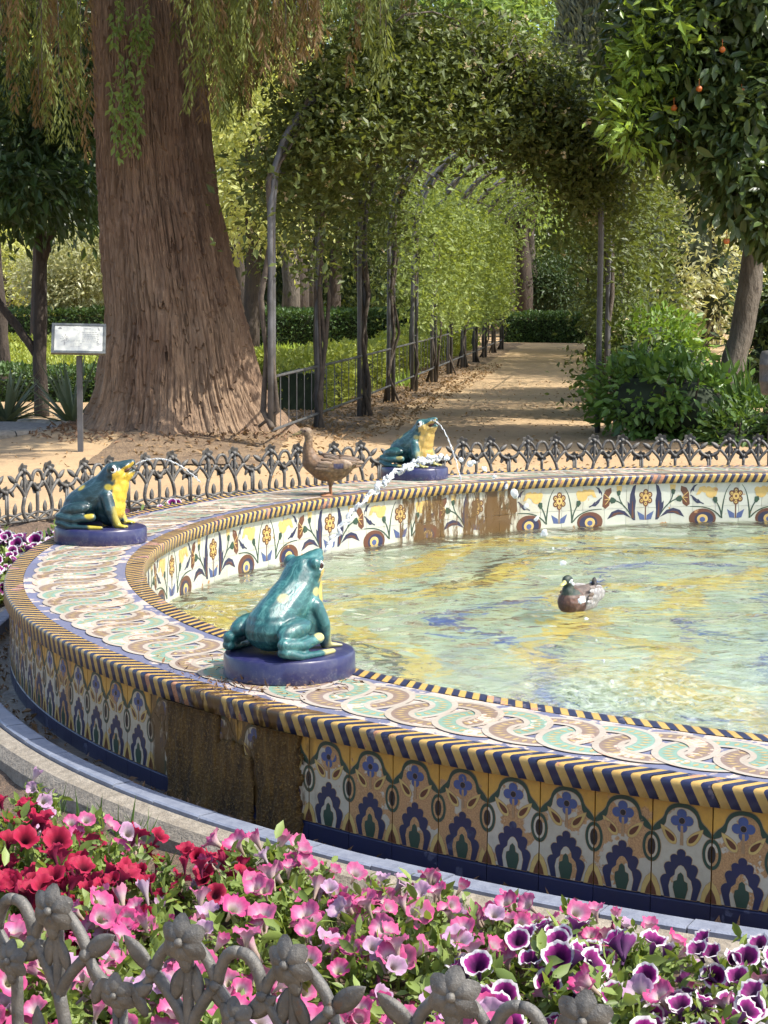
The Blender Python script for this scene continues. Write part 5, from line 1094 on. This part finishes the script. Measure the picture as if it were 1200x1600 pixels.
# ---------------------------------------------------------------- pergola with climbing roses
pg = thing('rose_pergola', 'long arched tunnel pergola of grey steel hoops over the sandy path', 'pergola', (2., 30, .1)); PO = Vector((2., 30, .1))
HL = [(-.99, 16.6, .36), (-.66, 18.9, .12), (-.26, 21.7, .1), (.08, 24.3, .1), (.42, 26.9, .1), (.76, 29.5, .1), (1.1, 32.1, .1), (1.44, 34.7, .1), (1.78, 37.3, .1), (2.1, 39.9, .1), (2.44, 42.5, .1), (2.78, 45.1, .1)]
HRr = [(2.2, 19.45, .1), (2.52, 21.4, .1)] + [(x + 3.05, y + .9, .1) for x, y, z in HL[2:]]
def arch_pts(l, r, zs=2.25, za=3.75, n=16):
    l, r = Vector(l), Vector(r); P = [l.copy(), Vector((l.x, l.y, 1.2)), Vector((l.x, l.y, zs))]
    for i in range(1, n):
        t = math.pi * i / n; f = (1 - math.cos(t)) / 2; q = l.lerp(r, f); q.z = zs + (za - zs) * math.sin(t) ** .9; P.append(q)
    return P + [Vector((r.x, r.y, zs)), Vector((r.x, r.y, 1.2)), r.copy()]
for k, (l, r) in enumerate(zip(HL, HRr)):
    d = (Vector(r) - Vector(l)).normalized(); off = Vector((-d.y, d.x, 0)) * .055 + Vector((.045, 0, 0)); mb = MB()
    for s in (-1, 1): mb.tube([p + off * s - PO for p in arch_pts(l, r)], .026, n=8)
    for base in (l, r):
        for z in (.35, .9, 1.6, 2.2): b = Vector((base[0], base[1], z)) - PO; mb.tube([b - off, b + off], .011, n=6)
    link('hoop', mb.mesh('hoop', M['steel'], True), pg)
for side in (HL, HRr):
    for k in range(len(side) - 1):
        for z in (.33, .8):
            if side is HRr and k == 0: continue
            a, b = Vector(side[k]), Vector(side[k + 1]); a.z = b.z = z; mb = MB(); mb.tube([a - PO, b - PO], .013, n=6); link('rail', mb.mesh('rail', M['steel']), pg)
        if side is HL and k < 6:
            for q in range(1, 6): c = Vector(side[k]).lerp(Vector(side[k + 1]), q / 6); mb = MB(); mb.tube([Vector((c.x, c.y, .33)) - PO, Vector((c.x, c.y, .8)) - PO], .0045, n=5); link('baluster', mb.mesh('baluster', M['steel']), pg)
for z in (2.6, 3.2, 3.6):
    for s in (0, 1):
        mb = MB(); pts = []
        for l, r in zip(HL, HRr):
            A = arch_pts(l, r); q = min(A[3:11] if s == 0 else A[10:18], key=lambda p: abs(p.z - z)); pts.append(q - PO)
        mb.tube(pts, .014, n=6); link('purlin', mb.mesh('purlin', M['steel']), pg)
def arch_at(l, r, f):                                       # f from 0 (left foot) to 1 (right foot)
    A = arch_pts(l, r); i = f * (len(A) - 1); k = int(min(i, len(A) - 2)); return A[k].lerp(A[k + 1], i - k)
LBL = ['climbing rose with cream flowers covering the near end of the pergola', 'climbing rose over the second bay of the pergola', 'climbing rose over the third bay of the pergola', 'climbing rose over the fourth bay of the pergola', 'climbing rose over the fifth bay of the pergola',
       'climbing rose over the sixth bay of the pergola', 'climbing rose over the seventh bay of the pergola', 'climbing rose over the eighth bay of the pergola', 'climbing rose over the ninth bay of the pergola', 'climbing rose over the tenth bay of the pergola', 'climbing rose over the last bay of the pergola']
for k in range(len(HL) - 1):
    l0, r0, l1, r1 = HL[k], HRr[k], HL[k + 1], HRr[k + 1]; b = Vector(l0) * .5 + Vector(l1) * .5
    o = thing('climbing_rose', LBL[k], 'climbing rose', b, 0, 'climbing roses on the pergola')
    for q, (fa, base) in enumerate(((0, l0), (0, l1), (1, r1))):     # woody stems climbing the posts
        for w_ in range(2 if k < 3 else 1):
            st = [Vector(base) - b + Vector((random.uniform(-.12, .12), random.uniform(-.12, .12), 0))]
            for z in (.5, 1.0, 1.5, 2.0, 2.5): st.append(Vector((base[0] + random.gauss(0, .05), base[1] + random.gauss(0, .05), z)) - b)
            for f in ((.2, .3, .42) if fa == 0 else (.8, .7, .6)): st.append(arch_at(l0 if q == 0 else l1, r0 if q == 0 else r1, f) - b + Vector((random.gauss(0, .06), random.gauss(0, .08), random.gauss(0, .05))))
            mb = MB(); mb.tube(st, [random.uniform(.014, .036 if k < 3 else .024) * (1 - .06 * i) for i in range(len(st))], n=7); link('stem', mb.mesh('stem', M['vine'], True), o)
    N = (1500, 1300, 700, 170, 150, 170, 220, 380, 380, 380, 380)[k]; P = []; O = []; per = 14
    for q in range(N):                                      # the roof, thick and shaggy at the near end
        f = random.uniform(.13, .88); u = random.random()
        p = arch_at(l0, r0, f).lerp(arch_at(l1, r1, f), u); up = max(0, (p.z - 2.2) / 1.5); outw = Vector((math.cos(math.pi * (1 - (f - .1) / .8)), 0, up)).normalized()
        th = random.gauss(.08, .17) if k == 0 else abs(random.gauss(0, .2)) + .06; p = p + outw * th + Vector((0, 0, -random.random() ** 3 * ((.8 if k == 0 else .3) if p.z > 2.3 else .2)))
        s = random.uniform(.06, .2)
        for w_ in range(per): P.append(p - b + Vector((random.gauss(0, s), random.gauss(0, s), random.gauss(0, s * .8)))); O.append(outw)
    nl = (50, 70, 80, 90, 240, 400, 460, 460, 460, 420, 420)[k]; nr = (0, 420, 420, 70, 60, 70, 120, 260, 260, 260, 260)[k]
    for q in range(nl + nr):                                # hanging curtains down the sides
        left = q < nl; A_, B_ = (l0, l1) if left else (r0, r1); u = random.random(); z = 2.8 - (1.2 if k < 4 else 1.8) * random.random() ** 1.6 if left else random.uniform(.1, 2.9)
        p = Vector(A_).lerp(Vector(B_), u); p.z = z; p.x += random.gauss(0, .16); s = random.uniform(.05, .2)
        for w_ in range(per): P.append(p - b + Vector((random.gauss(0, s), random.gauss(0, s), random.gauss(0, s)))); O.append(Vector((random.gauss(0, 1), -.6, .4)))
    for q in range(7 if k < 2 else 0):                      # bare runners looping over the hoops
        f0 = random.uniform(.2, .6); st = [arch_at(l0, r0, f0 + .25 * i / 6) - b + Vector((0, random.uniform(-.5, .1), random.uniform(-.3, .35))) for i in range(7)]; mb = MB(); mb.tube(st, random.uniform(.006, .013), n=5); link('runner', mb.mesh('runner', M['vine'], True), o)
    if k == 0:                                              # the deep shaggy front fringe and its mounded top
        for q in range(2000):
            f = random.uniform(.28, .84); p = arch_at(l0, r0, f) + Vector((random.gauss(0, .15), random.uniform(-.45, .3), random.uniform(-.85, .28) * math.sin(math.pi * f) ** 1.5)); s = random.uniform(.05, .17)
            for w_ in range(per): P.append(p - b + Vector((random.gauss(0, s), random.gauss(0, s), random.gauss(0, s)))); O.append(Vector((0, -.7, .5)))
    P = np.array([tuple(p) for p in P]); O = unit(np.array([tuple(p) for p in O])); sz = .07 if k < 4 else .085
    link('foliage', leaves('foliage', P, sz, M['l_rose' if k < 3 else 'l_rose_lit'], .48, O, .5, .35), o)
    if k < 3:
        idx = rng.choice(len(P), 420 if k == 0 else 160); PP = np.repeat(P[idx] + np.array([0, -.05, .03]), 5, 0) + rng.normal(size=(len(idx) * 5, 3)) * .012
        tag(link('blossom_spray', leaves('blossom_spray', PP, .034, M['rosebud'], .9, None, .5, 0)), None, None, None, 'stuff').parent = o
# hanging tendrils in the near arch
# ---------------------------------------------------------------- information sign and bin
sg = thing('information_sign', 'small framed information board on a post before the great trunk', 'sign', (X(124, 16.3), 16.3, .14))
mb = MB(); mb.box((0, 0, .42), (.045, .045, .86)); link('post', mb.mesh('post', M['steel']), sg)
mb = MB(); mb.box((0, -.01, 0), (.46, .03, .275)); mb.box((0, -.03, .13), (.46, .02, .022)); mb.box((0, -.03, -.13), (.46, .02, .022)); mb.box((-.219, -.03, 0), (.022, .02, .236)); mb.box((.219, -.03, 0), (.022, .02, .236)); fr_ = link('frame', mb.mesh('frame', mat('grey green frame paint', (.09, .1, .1), (.13, .14, .13), 20, .4)), sg, (.005, -.04, .985), (R(-28), R(1), R(6)))
mb = MB(); mb.box((0, -.03, 0), (.41, .008, .235)); pn = link('panel', mb.mesh('panel', mat('pale printed panel', (.62, .62, .55), (.52, .53, .47), 6, .25)), sg, fr_.location, fr_.rotation_euler)
ink = mat('faded print ink', (.18, .18, .17), (.3, .3, .28), 40, .5); mb = MB(); random.seed(2)
def ib(x, z, w_, h): mb.add([(x, -.0352, z), (x + w_, -.0352, z), (x + w_, -.0352, z + h), (x, -.0352, z + h)], [(0, 1, 2, 3)])
for row in range(7):
    x = .03
    while x < .15 and row > 0:
        w_ = random.uniform(.008, .022); ib(x, .075 - row * .018, w_, .004); x += w_ + .005
for row in range(5):
    x = -.07
    while x < .01: w_ = random.uniform(.008, .02); ib(x, -.02 - row * .014, w_, .003); x += w_ + .005
for k in range(60): a = random.uniform(0, 6.28); r_ = random.random() ** .5; ib(-.12 + .035 * r_ * math.cos(a) * (1 - .4 * r_ * math.sin(a)), -.005 + .045 * r_ * math.sin(a), .006, .004)
ib(-.123, -.065, .006, .03); ib(-.175, .085, .03, .012); ib(-.17, .097, .02, .007); ib(.04, .09, .06, .005)
for k in range(7): ib(.165 - .001 * k, .078 + k * .005, .002 + (6 - k) * .0022, .005)
for k in range(7): ib(.155, .04 - k * .017, .012 + .006 * (k % 2), .006)
link('print', mb.mesh('print', ink), pn)
bn_ = thing('litter_bin', 'dark grey ribbed litter bin on a post at the right picture edge', 'bin', (X(1204, 15.6), 15.6, .1)); mb = MB()
prof = [(.0, .62), (.07, .62), (.085, .64), (.1, .72), (.103, .73), (.103, .745), (.1, .75), (.104, .86), (.107, .865), (.107, .88), (.103, .885), (.1, .95), (.085, .98), (.02, .99)]; mb.sweep(prof, 0, 360, 24); link('body', mb.mesh('body', M['iron'], True), bn_)
mb = MB(); mb.tube([(0, 0, 0), (0, 0, .65)], .02); link('post', mb.mesh('post', M['iron']), bn_)
# fallen leaves and litter on the sand
n_ = 5200; yy = rng.uniform(16, 36, n_); xx = -.66 + .1312 * (yy - 18.9) + rng.uniform(-1.2, .7, n_) ; P = np.stack([xx, yy, gz(xx, yy) + .018], 1)
tag(link('leaf_drift', leaves('leaf_drift', P, .045, leafmat('brown leaf mould', (.14, .085, .04), (.28, .18, .09), .8, .1), .45, unit(np.stack([rng.normal(size=n_), rng.normal(size=n_), np.full(n_, .2)], 1)), 1.3, 0, .3)), kind='stuff')
an = rng.uniform(0, 6.28, 1100); rr = .95 + .4 * rng.random(1100) ** 1.5; xx = TRX + rr * np.cos(an); yy = TRY + rr * np.sin(an) * .95; P = np.stack([xx, yy, gz(xx, yy) + .008], 1)
tag(link('bark_litter', leaves('bark_litter', P, .06, leafmat('shed bark and needles', (.1, .055, .03), (.22, .13, .075), .9, .05), .3, unit(np.stack([rng.normal(size=1100), rng.normal(size=1100), np.full(1100, .2)], 1)), 1.3, 0, .3)), kind='stuff')
n_ = 2600; yy = rng.uniform(14.6, 30, n_); xx = rng.uniform(-.2, .16, n_) * yy; P = np.stack([xx, yy, gz(xx, yy) + .004], 1); O = unit(np.stack([rng.normal(size=n_), rng.normal(size=n_), np.full(n_, .15)], 1))
tag(link('leaf_litter', leaves('leaf_litter', P, .035, leafmat('dry fallen leaf', (.2, .12, .05), (.32, .2, .09), .8, .1), .4, O, 1.5, 0, .3)), kind='stuff')
n_ = 700; an = np.radians(rng.uniform(-180, -100, n_)); r_ = rng.uniform(4.39, 4.5, n_); P = np.stack([CX + r_ * np.cos(an), CY + r_ * np.sin(an), np.full(n_, .045)], 1)
tag(link('channel_litter', leaves('channel_litter', P, .025, leafmat('wet fallen leaf', (.1, .055, .03), (.2, .12, .06), .7, .1), .4, None, 1, 0, .3)), kind='stuff')
n_ = 260; an = np.radians(rng.normal(-139, 2.2, n_)); r_ = rng.uniform(3.95, 4.38, n_); P = np.stack([CX + r_ * np.cos(an), CY + r_ * np.sin(an), np.full(n_, .406)], 1)
tag(link('rim_litter', leaves('rim_litter', P, .02, leafmat('brown debris', (.07, .035, .02), (.15, .08, .04), .7, .05), .3, None, 1, 0, .3)), kind='stuff')
